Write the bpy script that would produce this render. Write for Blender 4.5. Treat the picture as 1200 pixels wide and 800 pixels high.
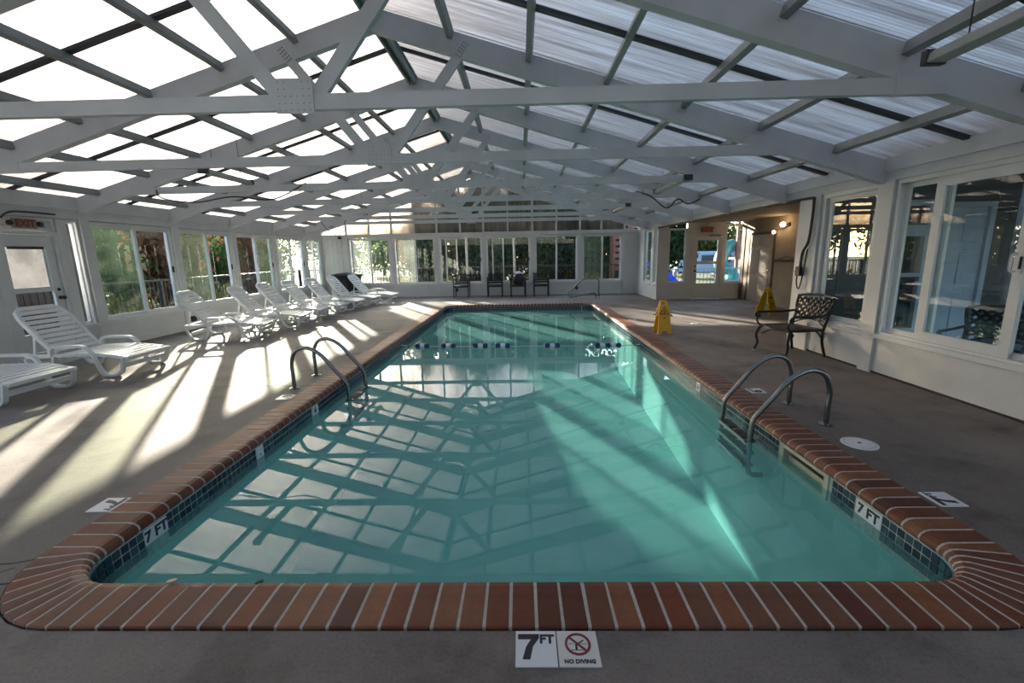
import bpy, bmesh, math, random
from mathutils import Matrix, Vector
random.seed(7)
for o in list(bpy.data.objects):
    bpy.data.objects.remove(o)
S = bpy.context.scene
COL = S.collection
R = math.radians
PI = math.pi

# ------------------------------------------------------------------ camera
cam = bpy.data.cameras.new('camera')
cam.sensor_width = 36.0
cam.lens = 520.0 / 1200 * 36
cam.clip_start = 0.05
cam.clip_end = 500
camo = bpy.data.objects.new('camera', cam)
COL.objects.link(camo)
camo.matrix_world = (Matrix.Translation((0, 0, 1.403)) @ Matrix.Rotation(R(1.3), 4, 'Z')
                     @ Matrix.Rotation(R(90 - 11.1), 4, 'X') @ Matrix.Rotation(R(-1.1), 4, 'Z'))
S.camera = camo

# ------------------------------------------------------------------ sky, sun, exposure
SUN_AZ, SUN_EL = -30.4, 13.3          # degrees from +Y (negative = towards -X), elevation
w = bpy.data.worlds.new('sky')
S.world = w
w.use_nodes = True
nt = w.node_tree
nt.nodes.clear()
sky = nt.nodes.new('ShaderNodeTexSky')
sky.sky_type = 'NISHITA'
sky.sun_disc = False
sky.sun_elevation = R(SUN_EL)
sky.sun_rotation = R(SUN_AZ)
sky.air_density = 0.8
sky.dust_density = 1.2
bg = nt.nodes.new('ShaderNodeBackground')
bg.inputs[1].default_value = 1.0
wo = nt.nodes.new('ShaderNodeOutputWorld')
nt.links.new(sky.outputs[0], bg.inputs[0])
nt.links.new(bg.outputs[0], wo.inputs[0])
sl = bpy.data.lights.new('sun', 'SUN')
sl.energy = 26
sl.angle = R(0.8)
sl.color = (1.0, 0.88, 0.74)
so = bpy.data.objects.new('sun', sl)
COL.objects.link(so)
sd = Vector((math.sin(R(SUN_AZ)) * math.cos(R(SUN_EL)), math.cos(R(SUN_AZ)) * math.cos(R(SUN_EL)), math.sin(R(SUN_EL))))
so.rotation_euler = sd.to_track_quat('Z', 'Y').to_euler()
so.location = sd * 60
S.view_settings.view_transform = 'Standard'
S.view_settings.look = 'None'
S.view_settings.gamma = 1.0
S.view_settings.use_curve_mapping = False
S.view_settings.exposure = 0.15
S.cycles.use_denoising = True
S.cycles.use_adaptive_sampling = False
S.cycles.max_bounces = 14
S.cycles.transparent_max_bounces = 24
S.cycles.diffuse_bounces = 5
S.cycles.transmission_bounces = 8
S.cycles.sample_clamp_indirect = 8.0

# ------------------------------------------------------------------ helpers
def tag(o, label=None, cat=None, group=None, kind=None):
    if label: o['label'] = label
    if cat: o['category'] = cat
    if group: o['group'] = group
    if kind: o['kind'] = kind
    return o

def empty(name, loc=(0, 0, 0), rz=0.0, parent=None):
    o = bpy.data.objects.new(name, None)
    o.empty_display_size = 0.1
    COL.objects.link(o)
    o.location = loc
    o.rotation_euler = (0, 0, rz)
    if parent: o.parent = parent
    return o

def link(name, me, parent=None, loc=(0, 0, 0), rot=(0, 0, 0)):
    o = bpy.data.objects.new(name, me)
    COL.objects.link(o)
    o.location = loc
    o.rotation_euler = rot
    if parent: o.parent = parent
    return o

def kids(o): return [c for c in bpy.data.objects if c.parent == o]

def copy_tree(o, parent=None, table=None):
    c = o.copy()
    COL.objects.link(c)
    c.parent = parent
    for ch in list(o.children): copy_tree(ch, c)
    return c

class MB:
    def __init__(s, fn=None):
        s.v, s.f, s.fn, s.sm = [], [], fn, []
    def add(s, vs, fs, smooth=False):
        b = len(s.v)
        s.v += [s.fn(*p) if s.fn else tuple(p) for p in vs]
        s.f += [tuple(i + b for i in f) for f in fs]
        s.sm += [smooth] * len(fs)
        return s
    def box(s, x0, x1, y0, y1, z0, z1):
        return s.add([(x0, y0, z0), (x1, y0, z0), (x1, y1, z0), (x0, y1, z0), (x0, y0, z1), (x1, y0, z1), (x1, y1, z1), (x0, y1, z1)],
                     [(0, 3, 2, 1), (4, 5, 6, 7), (0, 1, 5, 4), (1, 2, 6, 5), (2, 3, 7, 6), (3, 0, 4, 7)])
    def prism(s, poly, d0, d1, plane='xz'):
        n = len(poly)
        def P(u, v, d):
            return {'xz': (u, d, v), 'yz': (d, u, v), 'xy': (u, v, d)}[plane]
        vs = [P(u, v, d0) for u, v in poly] + [P(u, v, d1) for u, v in poly]
        fs = [tuple(range(n)), tuple(range(2 * n - 1, n - 1, -1))] + [(i, i + n, (i + 1) % n + n, (i + 1) % n) for i in range(n)]
        return s.add(vs, fs)
    def beam(s, p, q, w, h, up=(0, 0, 1)):
        p, q = Vector(p), Vector(q)
        d = (q - p).normalized()
        sd = d.cross(Vector(up))
        if sd.length < 1e-6: sd = d.cross(Vector((1, 0, 0)))
        sd.normalize()
        u = sd.cross(d)
        vs = []
        for b in (p, q):
            for a, c in ((-1, -1), (1, -1), (1, 1), (-1, 1)):
                vs.append(tuple(b + sd * a * w / 2 + u * c * h / 2))
        return s.add(vs, [(0, 1, 2, 3), (7, 6, 5, 4), (0, 4, 5, 1), (1, 5, 6, 2), (2, 6, 7, 3), (3, 7, 4, 0)])
    def tube(s, pts, r, seg=8, closed=False, radii=None):
        pts = [Vector(p) for p in pts]
        n = len(pts)
        rings = []
        prev = None
        for i, p in enumerate(pts):
            if closed: d = pts[(i + 1) % n] - pts[i - 1]
            else: d = pts[min(i + 1, n - 1)] - pts[max(i - 1, 0)]
            d.normalize()
            if prev is None:
                a = Vector((0, 0, 1)) if abs(d.z) < 0.9 else Vector((1, 0, 0))
                x = d.cross(a).normalized()
            else:
                x = (prev - d * prev.dot(d)).normalized()
            prev = x
            y = d.cross(x)
            rr = radii[i] if radii else r
            rings.append([tuple(p + (x * math.cos(2 * PI * k / seg) + y * math.sin(2 * PI * k / seg)) * rr) for k in range(seg)])
        vs = [q for g in rings for q in g]
        fs = []
        for i in range(n if closed else n - 1):
            j = (i + 1) % n
            for k in range(seg):
                fs.append((i * seg + k, i * seg + (k + 1) % seg, j * seg + (k + 1) % seg, j * seg + k))
        if not closed:
            fs += [tuple(range(seg - 1, -1, -1)), tuple((n - 1) * seg + k for k in range(seg))]
        return s.add(vs, fs, True)
    def lathe(s, prof, c=(0, 0, 0), seg=16, axis='z'):
        vs, fs = [], []
        for r_, h in prof:
            for k in range(seg):
                a = 2 * PI * k / seg
                u, v = r_ * math.cos(a), r_ * math.sin(a)
                p = {'z': (u, v, h), 'y': (u, h, v), 'x': (h, u, v)}[axis]
                vs.append((c[0] + p[0], c[1] + p[1], c[2] + p[2]))
        n = len(prof)
        for i in range(n - 1):
            for k in range(seg):
                fs.append((i * seg + k, i * seg + (k + 1) % seg, (i + 1) * seg + (k + 1) % seg, (i + 1) * seg + k))
        fs += [tuple(range(seg - 1, -1, -1)), tuple((n - 1) * seg + k for k in range(seg))]
        return s.add(vs, fs, True)
    def quad(s, a, b, c, d): return s.add([a, b, c, d], [(0, 1, 2, 3)])
    def mesh(s, name, m=None, bevel=0):
        me = bpy.data.meshes.new(name)
        me.from_pydata(s.v, [], s.f)
        me.polygons.foreach_set('use_smooth', s.sm)
        bm = bmesh.new()
        bm.from_mesh(me)
        bmesh.ops.recalc_face_normals(bm, faces=bm.faces)
        if bevel:
            bmesh.ops.bevel(bm, geom=list(bm.edges), offset=bevel, segments=1, affect='EDGES', clamp_overlap=True)
        bm.to_mesh(me)
        bm.free()
        if any(s.sm):
            try: me.set_sharp_from_angle(angle=R(40))
            except Exception: pass
        if m: me.materials.append(m)
        return me
    def build(s, name, m, parent=None, bevel=0, loc=(0, 0, 0), rot=(0, 0, 0)):
        return link(name, s.mesh(name, m, bevel), parent, loc, rot)

def arc(cx, cy, r, a0, a1, n):
    return [(cx + r * math.cos(R(a0 + (a1 - a0) * i / n)), cy + r * math.sin(R(a0 + (a1 - a0) * i / n))) for i in range(n + 1)]

def smooth_path(pts, n=6):
    pts = [Vector(p) for p in pts]
    out = []
    for i in range(len(pts) - 1):
        p0, p1, p2, p3 = pts[max(i - 1, 0)], pts[i], pts[i + 1], pts[min(i + 2, len(pts) - 1)]
        for k in range(n):
            t = k / n
            out.append(0.5 * ((2 * p1) + (p2 - p0) * t + (2 * p0 - 5 * p1 + 4 * p2 - p3) * t * t + (3 * p1 - p0 - 3 * p2 + p3) * t ** 3))
    out.append(pts[-1])
    return out

def round_corners(pts, r, n=4):
    pts = [Vector(p) for p in pts]
    out = [pts[0]]
    for i in range(1, len(pts) - 1):
        a, b, c = pts[i - 1], pts[i], pts[i + 1]
        ra = min(r, (a - b).length * .49, (c - b).length * .49)
        p, q = b + (a - b).normalized() * ra, b + (c - b).normalized() * ra
        for k in range(n + 1):
            t = k / n
            out.append(p * (1 - t) ** 2 + b * 2 * t * (1 - t) + q * t * t)
    out.append(pts[-1])
    return out

# ------------------------------------------------------------------ materials
class NT:
    def __init__(s, name):
        s.m = bpy.data.materials.new(name)
        s.m.use_nodes = True
        s.t = s.m.node_tree
        s.t.nodes.clear()
        s.out = s.n('ShaderNodeOutputMaterial')
    def n(s, typ, **kw):
        nd = s.t.nodes.new(typ)
        for k, v in kw.items():
            if hasattr(nd, k): setattr(nd, k, v)
            else: nd.inputs[k.replace('_', ' ')].default_value = v
        return nd
    def l(s, a, b): s.t.links.new(a, b)
    def noise(s, scale, detail=4, rough=.6, coord='Object', stretch=None):
        tc = s.n('ShaderNodeTexCoord')
        src = tc.outputs[coord]
        if stretch:
            mp = s.n('ShaderNodeMapping')
            mp.inputs['Scale'].default_value = stretch
            s.l(src, mp.inputs[0])
            src = mp.outputs[0]
        nz = s.n('ShaderNodeTexNoise')
        nz.inputs['Scale'].default_value = scale
        nz.inputs['Detail'].default_value = detail
        nz.inputs['Roughness'].default_value = rough
        s.l(src, nz.inputs['Vector'])
        return nz.outputs['Fac']
    def ramp(s, fac, stops):
        r = s.n('ShaderNodeValToRGB')
        e = r.color_ramp.elements
        while len(e) < len(stops): e.new(0.5)
        for el, (p, c) in zip(e, stops):
            el.position = p
            el.color = (*c, 1) if len(c) == 3 else c
        s.l(fac, r.inputs[0])
        return r.outputs[0]
    def bump(s, fac, strength=.3, dist=.01):
        b = s.n('ShaderNodeBump')
        b.inputs['Strength'].default_value = strength
        b.inputs['Distance'].default_value = dist
        s.l(fac, b.inputs['Height'])
        return b.outputs[0]
    def mix(s, a, b, fac, typ='MIX'):
        m = s.n('ShaderNodeMixRGB', blend_type=typ)
        for i, x in ((0, fac), (1, a), (2, b)):
            if hasattr(x, 'is_output'): s.l(x, m.inputs[i])
            elif i == 0: m.inputs[0].default_value = x
            else: m.inputs[i].default_value = (*x, 1)
        return m.outputs[0]
    def schlick(s, f0):
        lw = s.n('ShaderNodeLayerWeight')
        lw.inputs[0].default_value = .5
        p = s.n('ShaderNodeMath', operation='POWER')
        s.l(lw.outputs['Facing'], p.inputs[0])
        p.inputs[1].default_value = 5.0
        q = s.n('ShaderNodeMath', operation='MULTIPLY_ADD')
        s.l(p.outputs[0], q.inputs[0])
        q.inputs[1].default_value = 1 - f0
        q.inputs[2].default_value = f0
        return q.outputs[0], lw
    def mixsh(s, a, b, fac):
        m = s.n('ShaderNodeMixShader')
        if hasattr(fac, 'is_output'): s.l(fac, m.inputs[0])
        else: m.inputs[0].default_value = fac
        s.l(a, m.inputs[1])
        s.l(b, m.inputs[2])
        return m.outputs[0]

def mat(name, col, rough=.6, metal=0, noise=None, amt=.15, bump=0, bscale=None, spec=.5, stretch=None):
    t = NT(name)
    p = t.n('ShaderNodeBsdfPrincipled')
    p.inputs['Roughness'].default_value = rough
    p.inputs['Metallic'].default_value = metal
    p.inputs['Specular IOR Level'].default_value = spec
    p.inputs['Base Color'].default_value = (*col, 1)
    if noise:
        f = t.noise(noise, stretch=stretch)
        lo = tuple(max(0, c * (1 - amt)) for c in col)
        hi = tuple(min(1, c * (1 + amt)) for c in col)
        t.l(t.ramp(f, [(.3, lo), (.7, hi)]), p.inputs['Base Color'])
        if bump: t.l(t.bump(t.noise(bscale or noise * 4, stretch=stretch), bump), p.inputs['Normal'])
    t.l(p.outputs[0], t.out.inputs[0])
    return t.m

def emit(name, col, st):
    t = NT(name)
    e = t.n('ShaderNodeEmission')
    e.inputs[0].default_value = (*col, 1)
    e.inputs[1].default_value = st
    t.l(e.outputs[0], t.out.inputs[0])
    return t.m

def glass(name, tint=(.93, .96, .94), f0=.055, haze=0, hazecol=(.7, .8, .7), streak=False):
    t = NT(name)
    tr = t.n('ShaderNodeBsdfTransparent')
    tr.inputs[0].default_value = (*tint, 1)
    base = tr.outputs[0]
    if haze:
        tl = t.n('ShaderNodeBsdfTranslucent')
        tl.inputs[0].default_value = (*hazecol, 1)
        fac = haze
        if streak:
            f = t.noise(1.6, 5, .65)
            mr = t.n('ShaderNodeMapRange')
            mr.inputs['From Min'].default_value = .3
            mr.inputs['From Max'].default_value = .7
            mr.inputs['To Min'].default_value = haze * .55
            mr.inputs['To Max'].default_value = min(1, haze * 1.45)
            t.l(f, mr.inputs[0])
            fac = mr.outputs[0]
        base = t.mixsh(base, tl.outputs[0], fac)
    gl = t.n('ShaderNodeBsdfGlossy')
    gl.inputs['Roughness'].default_value = .0
    gl.inputs[0].default_value = (1, 1, 1, 1)
    fr, _ = t.schlick(f0)
    t.l(t.mixsh(base, gl.outputs[0], fr), t.out.inputs[0])
    return t.m

M = {}
M['paint'] = mat('white_paint', (.62, .625, .63), .5, noise=3, amt=.06)
M['beam'] = mat('beam_paint', (.61, .61, .63), .55, noise=2.5, amt=.08)
M['alu'] = mat('white_aluminium', (.66, .665, .67), .35, noise=4, amt=.05)
M['purlin'] = mat('grey_green_metal', (.27, .285, .285), .45, noise=5, amt=.1)
M['batten'] = mat('dark_joint_metal', (.045, .045, .05), .5)
M['black'] = mat('black_metal', (.008, .008, .009), .55, noise=20, amt=.3)
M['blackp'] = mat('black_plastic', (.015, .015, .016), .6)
M['dark'] = mat('dark_gap', (.03, .028, .026), .9)
M['steel'] = mat('stainless_steel', (.27, .265, .26), .24, 1.0, noise=30, amt=.1)
M['brassy'] = mat('chrome', (.6, .6, .6), .15, 1.0)
M['resin'] = mat('white_resin', (.74, .74, .73), .38, noise=6, amt=.05)
M['yellow'] = mat('yellow_plastic', (.78, .40, .012), .4, noise=8, amt=.08)
M['yellow2'] = mat('yellow_plastic_deep', (.72, .52, .015), .4, noise=8, amt=.1)
M['white'] = mat('white_tile', (.72, .72, .74), .3)
M['offwhite'] = mat('ivory_tile', (.66, .64, .60), .35)
M['ink'] = mat('dark_ink', (.01, .011, .018), .5)
M['red'] = mat('dark_red_ink', (.19, .012, .022), .5)
M['redsign'] = mat('red_letters', (.20, .025, .02), .5)
M['signbox'] = mat('sign_housing', (.24, .19, .15), .5)
M['blue'] = mat('navy_float', (.008, .022, .13), .35)
M['floatw'] = mat('white_float', (.75, .75, .75), .4)
M['rope'] = mat('pale_rope', (.55, .58, .55), .8)
M['tan'] = mat('tan_wall', (.30, .235, .17), .75, noise=3, amt=.12)
M['tandoor'] = mat('tan_door', (.40, .33, .25), .45, noise=3, amt=.06)
M['wood'] = mat('brown_wood', (.105, .060, .035), .7, noise=6, amt=.3, stretch=(8, 8, .6))
M['cream'] = mat('cream_plastic', (.52, .48, .36), .5, noise=10, amt=.15)
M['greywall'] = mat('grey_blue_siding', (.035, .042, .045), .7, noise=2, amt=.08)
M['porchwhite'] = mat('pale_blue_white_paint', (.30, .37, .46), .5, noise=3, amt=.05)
M['patio'] = mat('patio_concrete', (.22, .24, .28), .8, noise=2, amt=.15)
M['bark'] = mat('bark', (.10, .07, .05), .9, noise=12, amt=.3)
M['teal'] = mat('teal_plastic', (.01, .16, .15), .3)
M['slideblue'] = mat('blue_plastic', (.015, .10, .75), .3)
M['brownplay'] = mat('red_brown_timber', (.15, .05, .032), .7, noise=8, amt=.2)
M['leaf1'] = None
M['tube'] = mat('grey_lamp_housing', (.40, .40, .38), .4, noise=9, amt=.1)
M['grout'] = mat('grey_grout', (.46, .43, .39), .9, noise=40, amt=.15)
M['bulb'] = emit('warm_bulb', (1.0, .72, .42), 14)
M['leafgold'] = mat('golden_leaf', (.75, .50, .22), .5)
M['leafbrown'] = mat('brown_leaf', (.04, .018, .01), .7)
M['towel'] = mat('pale_towel', (.6, .6, .68), .9)
M['drum'] = mat('drum_blue', (.05, .12, .3), .5)
M['glass'] = glass('clear_glass')
M['glassdark'] = glass('clear_glass_porch', (.80, .88, .90), .07)
M['haze'] = glass('hazy_green_glass', (.60, .68, .57), .05, .035, (.55, .78, .55), True)
M['haze2'] = glass('bright_hazy_glass', (.55, .62, .58), .05, .06, (.72, .86, .76), True)
M['fog'] = glass('shaded_door_glass', (.5, .5, .48), .05, .60, (.17, .17, .165), True)
M['frost'] = glass('ribbed_gable_panel', (.20, .19, .18), .06, .03, (.6, .56, .52), True)

def leafmat(name, col, tr=.35):
    t = NT(name)
    oi = t.n('ShaderNodeObjectInfo')
    c = t.ramp(t.noise(.9, 3), [(.3, tuple(x * .55 for x in col)), (.7, tuple(min(1, x * 1.35) for x in col))])
    d = t.n('ShaderNodeBsdfDiffuse')
    tl = t.n('ShaderNodeBsdfTranslucent')
    t.l(c, d.inputs[0])
    t.l(c, tl.inputs[0])
    t.l(t.mixsh(d.outputs[0], tl.outputs[0], tr), t.out.inputs[0])
    return t.m
M['leaf'] = leafmat('green_leaves', (.055, .10, .03))
M['leafd'] = leafmat('dark_leaves', (.022, .04, .018), .2)
M['leafr'] = leafmat('rust_leaves', (.17, .075, .035), .3)
M['leafy'] = leafmat('yellow_green_leaves', (.24, .22, .04), .4)
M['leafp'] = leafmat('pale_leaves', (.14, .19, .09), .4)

def concrete():
    t = NT('deck_concrete')
    p = t.n('ShaderNodeBsdfPrincipled')
    p.inputs['Roughness'].default_value = .72
    p.inputs['Specular IOR Level'].default_value = .35
    big = t.noise(.55, 5, .62)
    c = t.ramp(big, [(.3, (.122, .104, .092)), (.5, (.182, .157, .140)), (.7, (.245, .212, .190))])
    st = t.ramp(t.noise(1.7, 6, .7), [(.32, (.42, .40, .39)), (.50, (1, 1, 1)), (.7, (1.12, 1.10, 1.08))])
    c = t.mix(c, st, .75, 'MULTIPLY')
    sp = t.ramp(t.noise(75, 3, .7), [(.33, (.74, .72, .70)), (.5, (1, 1, 1)), (.72, (1.12, 1.12, 1.12))])
    c = t.mix(c, sp, .8, 'MULTIPLY')
    t.l(c, p.inputs['Base Color'])
    t.l(t.bump(t.noise(60, 5, .7), .25, .006), p.inputs['Normal'])
    t.l(p.outputs[0], t.out.inputs[0])
    return t.m
M['conc'] = concrete()

def brickmat():
    t = NT('terracotta_brick')
    p = t.n('ShaderNodeBsdfPrincipled')
    p.inputs['Roughness'].default_value = .55
    p.inputs['Specular IOR Level'].default_value = .3
    oi = t.n('ShaderNodeObjectInfo')
    c = t.ramp(oi.outputs['Random'], [(0, (.11, .036, .020)), (.25, (.235, .066, .028)), (.5, (.165, .062, .036)), (.75, (.29, .115, .050)), (1, (.19, .082, .050))])
    t.l(t.mix(c, t.ramp(t.noise(14, 5, .65), [(.3, (.45, .39, .37)), (.7, (.92, .85, .80))]), .8, 'MULTIPLY'), p.inputs['Base Color'])
    t.l(t.bump(t.noise(60, 4), .15, .004), p.inputs['Normal'])
    t.l(p.outputs[0], t.out.inputs[0])
    return t.m
M['brick'] = brickmat()

def tilemat():
    t = NT('navy_glazed_tile')
    p = t.n('ShaderNodeBsdfPrincipled')
    p.inputs['Roughness'].default_value = .15
    oi = t.n('ShaderNodeObjectInfo')
    c = t.ramp(oi.outputs['Random'], [(0, (.008, .018, .035)), (.5, (.012, .035, .06)), (.85, (.02, .06, .085)), (1, (.05, .10, .12))])
    t.l(c, p.inputs['Base Color'])
    t.l(p.outputs[0], t.out.inputs[0])
    return t.m
M['tile'] = tilemat()

def roofmat():
    t = NT('ribbed_polycarbonate')
    # ribs run down the slope (local x of the panel), dirt streaks along them
    tc = t.n('ShaderNodeTexCoord')
    sep = t.n('ShaderNodeSeparateXYZ')
    t.l(tc.outputs['Object'], sep.inputs[0])
    ml = t.n('ShaderNodeMath', operation='MULTIPLY')
    t.l(sep.outputs['Y'], ml.inputs[0])
    ml.inputs[1].default_value = 2 * PI / .03
    sn = t.n('ShaderNodeMath', operation='SINE')
    t.l(ml.outputs[0], sn.inputs[0])
    rib = t.ramp(sn.outputs[0], [(.0, (.72, .72, .72)), (.9, (1, 1, 1))])
    dirt = t.ramp(t.noise(1.0, 6, .7, stretch=(.55, 14, 1)), [(.36, (.38, .33, .30)), (.50, (.70, .65, .61)), (.64, (1, 1, 1))])
    col = t.mix(t.mix(rib, dirt, .62, 'MULTIPLY'), (.72, .735, .75), 1.0, 'MULTIPLY')
    tl = t.n('ShaderNodeBsdfTranslucent')
    t.l(col, tl.inputs[0])
    rf = t.n('ShaderNodeBsdfRefraction', distribution='GGX')
    rf.inputs['Roughness'].default_value = .5
    rf.inputs['IOR'].default_value = 1.3
    t.l(col, rf.inputs[0])
    df = t.n('ShaderNodeBsdfDiffuse')
    df.inputs[0].default_value = (.5, .5, .5, 1)
    a = t.mixsh(tl.outputs[0], rf.outputs[0], .86)
    a = t.mixsh(a, df.outputs[0], .08)
    gl = t.n('ShaderNodeBsdfGlossy')
    gl.inputs['Roughness'].default_value = .15
    fr, _ = t.schlick(.05)
    t.l(t.mixsh(a, gl.outputs[0], fr), t.out.inputs[0])
    return t.m
M['roof'] = roofmat()

def gablemat():
    t = NT('gable_polycarbonate')
    c = t.ramp(t.noise(1.2, 5, .65, stretch=(6, 1, .6)), [(.35, (.20, .17, .15)), (.65, (.38, .37, .37))])
    rf = t.n('ShaderNodeBsdfRefraction', distribution='GGX')
    rf.inputs['Roughness'].default_value = .42
    rf.inputs['IOR'].default_value = 1.10
    t.l(c, rf.inputs[0])
    tr = t.n('ShaderNodeBsdfTransparent')
    tr.inputs[0].default_value = (1, .82, .6, 1)
    gl = t.n('ShaderNodeBsdfGlossy')
    gl.inputs['Roughness'].default_value = .1
    fr, _ = t.schlick(.05)
    t.l(t.mixsh(t.mixsh(rf.outputs[0], tr.outputs[0], .032), gl.outputs[0], fr), t.out.inputs[0])
    return t.m
M['frost'] = gablemat()

def watermat():
    t = NT('pool_water')
    tr = t.n('ShaderNodeBsdfTransparent')
    tr.inputs[0].default_value = (.72, .95, .92, 1)
    df = t.n('ShaderNodeBsdfDiffuse')
    df.inputs[0].default_value = (.26, .63, .61, 1)
    body = t.mixsh(tr.outputs[0], df.outputs[0], .30)
    gl = t.n('ShaderNodeBsdfGlossy')
    gl.inputs['Roughness'].default_value = .0
    b = t.bump(t.noise(2.2, 2, .45), .0022, .05)
    t.l(b, gl.inputs['Normal'])
    fr, lw = t.schlick(.055)
    t.l(t.mixsh(body, gl.outputs[0], fr), t.out.inputs[0])
    return t.m
M['water'] = watermat()
M['plaster'] = mat('pool_plaster', (.26, .535, .525), .7, noise=2, amt=.08)

# ------------------------------------------------------------------ layout numbers
XL, XR = -6.85, 4.0            # side walls
YF, YB = 15.57, -2.5           # far wall, wall behind the camera
XRIDGE = -1.52
SL = .297
ZR = 3.95
def roofz(x): return ZR - SL * abs(x - XRIDGE)
TY = [3.35 + 1.83 * k for k in range(7)]
XI0, XI1, YI0, YI1 = -2.10, 1.98, 1.72, 12.6
CW, RI = .27, .22              # coping width, inner corner radius
RO = RI + CW
XO0, XO1, YO0, YO1 = XI0 - CW, XI1 + CW, YI0 - CW, YI1 + CW
XA = 6.4                       # alcove side wall
YA0, YA1 = 6.62, 13.27

def rrect(x0, x1, y0, y1, r, n=8):
    return (arc(x0 + r, y0 + r, r, 180, 270, n) + arc(x1 - r, y0 + r, r, 270, 360, n)
            + arc(x1 - r, y1 - r, r, 0, 90, n) + arc(x0 + r, y1 - r, r, 90, 180, n))

# ------------------------------------------------------------------ floor
def ring_mesh(outer, inner, z0, z1):
    n = len(outer)
    vs = [(x, y, z1) for x, y in outer] + [(x, y, z1) for x, y in inner] + [(x, y, z0) for x, y in outer] + [(x, y, z0) for x, y in inner]
    fs = []
    for i in range(n):
        j = (i + 1) % n
        fs += [(i, j, n + j, n + i), (2 * n + i, 3 * n + i, 3 * n + j, 2 * n + j), (i, 2 * n + i, 2 * n + j, j), (n + i, n + j, 3 * n + j, 3 * n + i)]
    return vs, fs

b = MB()
rr = rrect(XI0 - .03, XI1 + .03, YI0 - .03, YI1 + .03, RI + .03)
def toward(p, box):
    cx, cy = (box[0] + box[1]) / 2, (box[2] + box[3]) / 2
    return p
outer = []
c0 = ((XI0 + XI1) / 2, (YI0 + YI1) / 2)
for k, (x, y) in enumerate(rr):
    q = k // 9
    cx, cy = [(XL - .1, YB), (XA + .3, YB), (XA + .3, YF), (XL - .1, YF)][q]
    t_ = (k % 9) / 8
    # walk along the outer rectangle around each corner
    if q == 0: p = (cx, cy + (1 - 2 * t_) * 2) if t_ < .5 else (cx + (2 * t_ - 1) * 2, cy)
    elif q == 1: p = (cx - (1 - 2 * t_) * 2, cy) if t_ < .5 else (cx, cy + (2 * t_ - 1) * 2)
    elif q == 2: p = (cx, cy - (1 - 2 * t_) * 2) if t_ < .5 else (cx - (2 * t_ - 1) * 2, cy)
    else: p = (cx + (1 - 2 * t_) * 2, cy) if t_ < .5 else (cx, cy - (2 * t_ - 1) * 2)
    outer.append(p)
b.add(*ring_mesh(outer, rr, -.06, -.014))
floor = b.build('floor', M['dark'])
tag(floor, kind='structure')

G = .005
def slab(poly):
    MB().prism(poly, -.05, 0, 'xy').build('concrete_slab', M['conc'], floor)
def rslab(x0, x1, y0, y1): slab([(x0 + G, y0 + G), (x1 - G, y0 + G), (x1 - G, y1 - G), (x0 + G, y1 - G)])
gap = .008
oL, oR, oN, oF = XO0 - gap, XO1 + gap, YO0 - gap, YO1 + gap
rg = RO + gap
# corner pieces follow the rounded coping
nL = arc(oL + rg, oN + rg, rg, 180, 270, 8)
nR = arc(oR - rg, oN + rg, rg, 270, 360, 8)
fR = arc(oR - rg, oF - rg, rg, 0, 90, 8)
fL = arc(oL + rg, oF - rg, rg, 90, 180, 8)
slab([(XL, YB), (XR, YB), (XR, 5.33 - G), (oR, 5.33 - G)] + nR[::-1] + nL[::-1] + [(oL, 4.76 - G), (XL, 4.76 - G)])
for y0, y1 in ((4.76, 8.3), (8.3, 11.8)): rslab(XL, oL + G, y0, y1)
for y0, y1 in ((5.33, 8.9),): rslab(oR - G, XR, y0, y1)
slab([(XL, 11.8 + G), (oL, 11.8 + G)] + fL[::-1] + fR[::-1] + [(oR, 8.9 + G), (XR, 8.9 + G), (XR, YF), (XL, YF)])
slab([(XR + G, YA0), (5.4, YA0), (5.4, YA1), (XR + G, YA1)])
slab([(5.4 + G, YA0), (XA, YA0), (XA, YA1), (5.4 + G, YA1)])
def crack(pts, wd=.012):
    b = MB()
    for (x0, y0), (x1, y1) in zip(pts, pts[1:]):
        d = Vector((x1 - x0, y1 - y0, 0)).normalized()
        n = Vector((-d.y, d.x, 0)) * wd / 2
        b.add([(x0 - n.x, y0 - n.y, .001), (x0 + n.x, y0 + n.y, .001), (x1 + n.x, y1 + n.y, .001), (x1 - n.x, y1 - n.y, .001)], [(0, 1, 2, 3)])
    b.build('crack', M['dark'], floor)
crack([(-2.36, 1.86), (-2.44, 1.83), (-2.52, 1.82), (-2.7, 1.80)])
crack([(-2.40, 1.80), (-2.5, 1.72), (-2.62, 1.66)], .008)
crack([(-2.30, 1.70), (-2.42, 1.675), (-2.58, 1.64)], .014)

# ------------------------------------------------------------------ pool shell, water, tiles, coping
WX0, WX1, WY0, WY1 = XI0 - .012, XI1 + .012, YI0 - .012, YI1 + .012
ZW = -.15
inn = rrect(WX0, WX1, WY0, WY1, RI + .012)
n = len(inn)
vs, fs = [], []
def depth(y): return -1.5 + (y - 1.7) / 10.9 * .75
SK0, SK1 = 2.74, 3.2
for x, y in inn: vs.append((x, y, -.03))
for x, y in inn: vs.append((x, y, depth(y)))
for i in range(n):
    j = (i + 1) % n
    a, c = inn[i], inn[j]
    if abs(a[0] - WX1) < .01 and abs(c[0] - WX1) < .01 and abs(a[1] - c[1]) > 5:
        # right wall with the skimmer mouth left open
        k = len(vs)
        vs += [(WX1, SK0, -.03), (WX1, SK0, depth(SK0)), (WX1, SK1, -.03), (WX1, SK1, depth(SK1)), (WX1, SK0, -.06), (WX1, SK1, -.06), (WX1, SK0, -.21), (WX1, SK1, -.21)]
        fs += [(i, k, k + 1, i + n), (k + 2, j, j + n, k + 3), (k, k + 2, k + 5, k + 4), (k + 6, k + 7, k + 3, k + 1)]
        continue
    fs.append((i, j, j + n, i + n))
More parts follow.
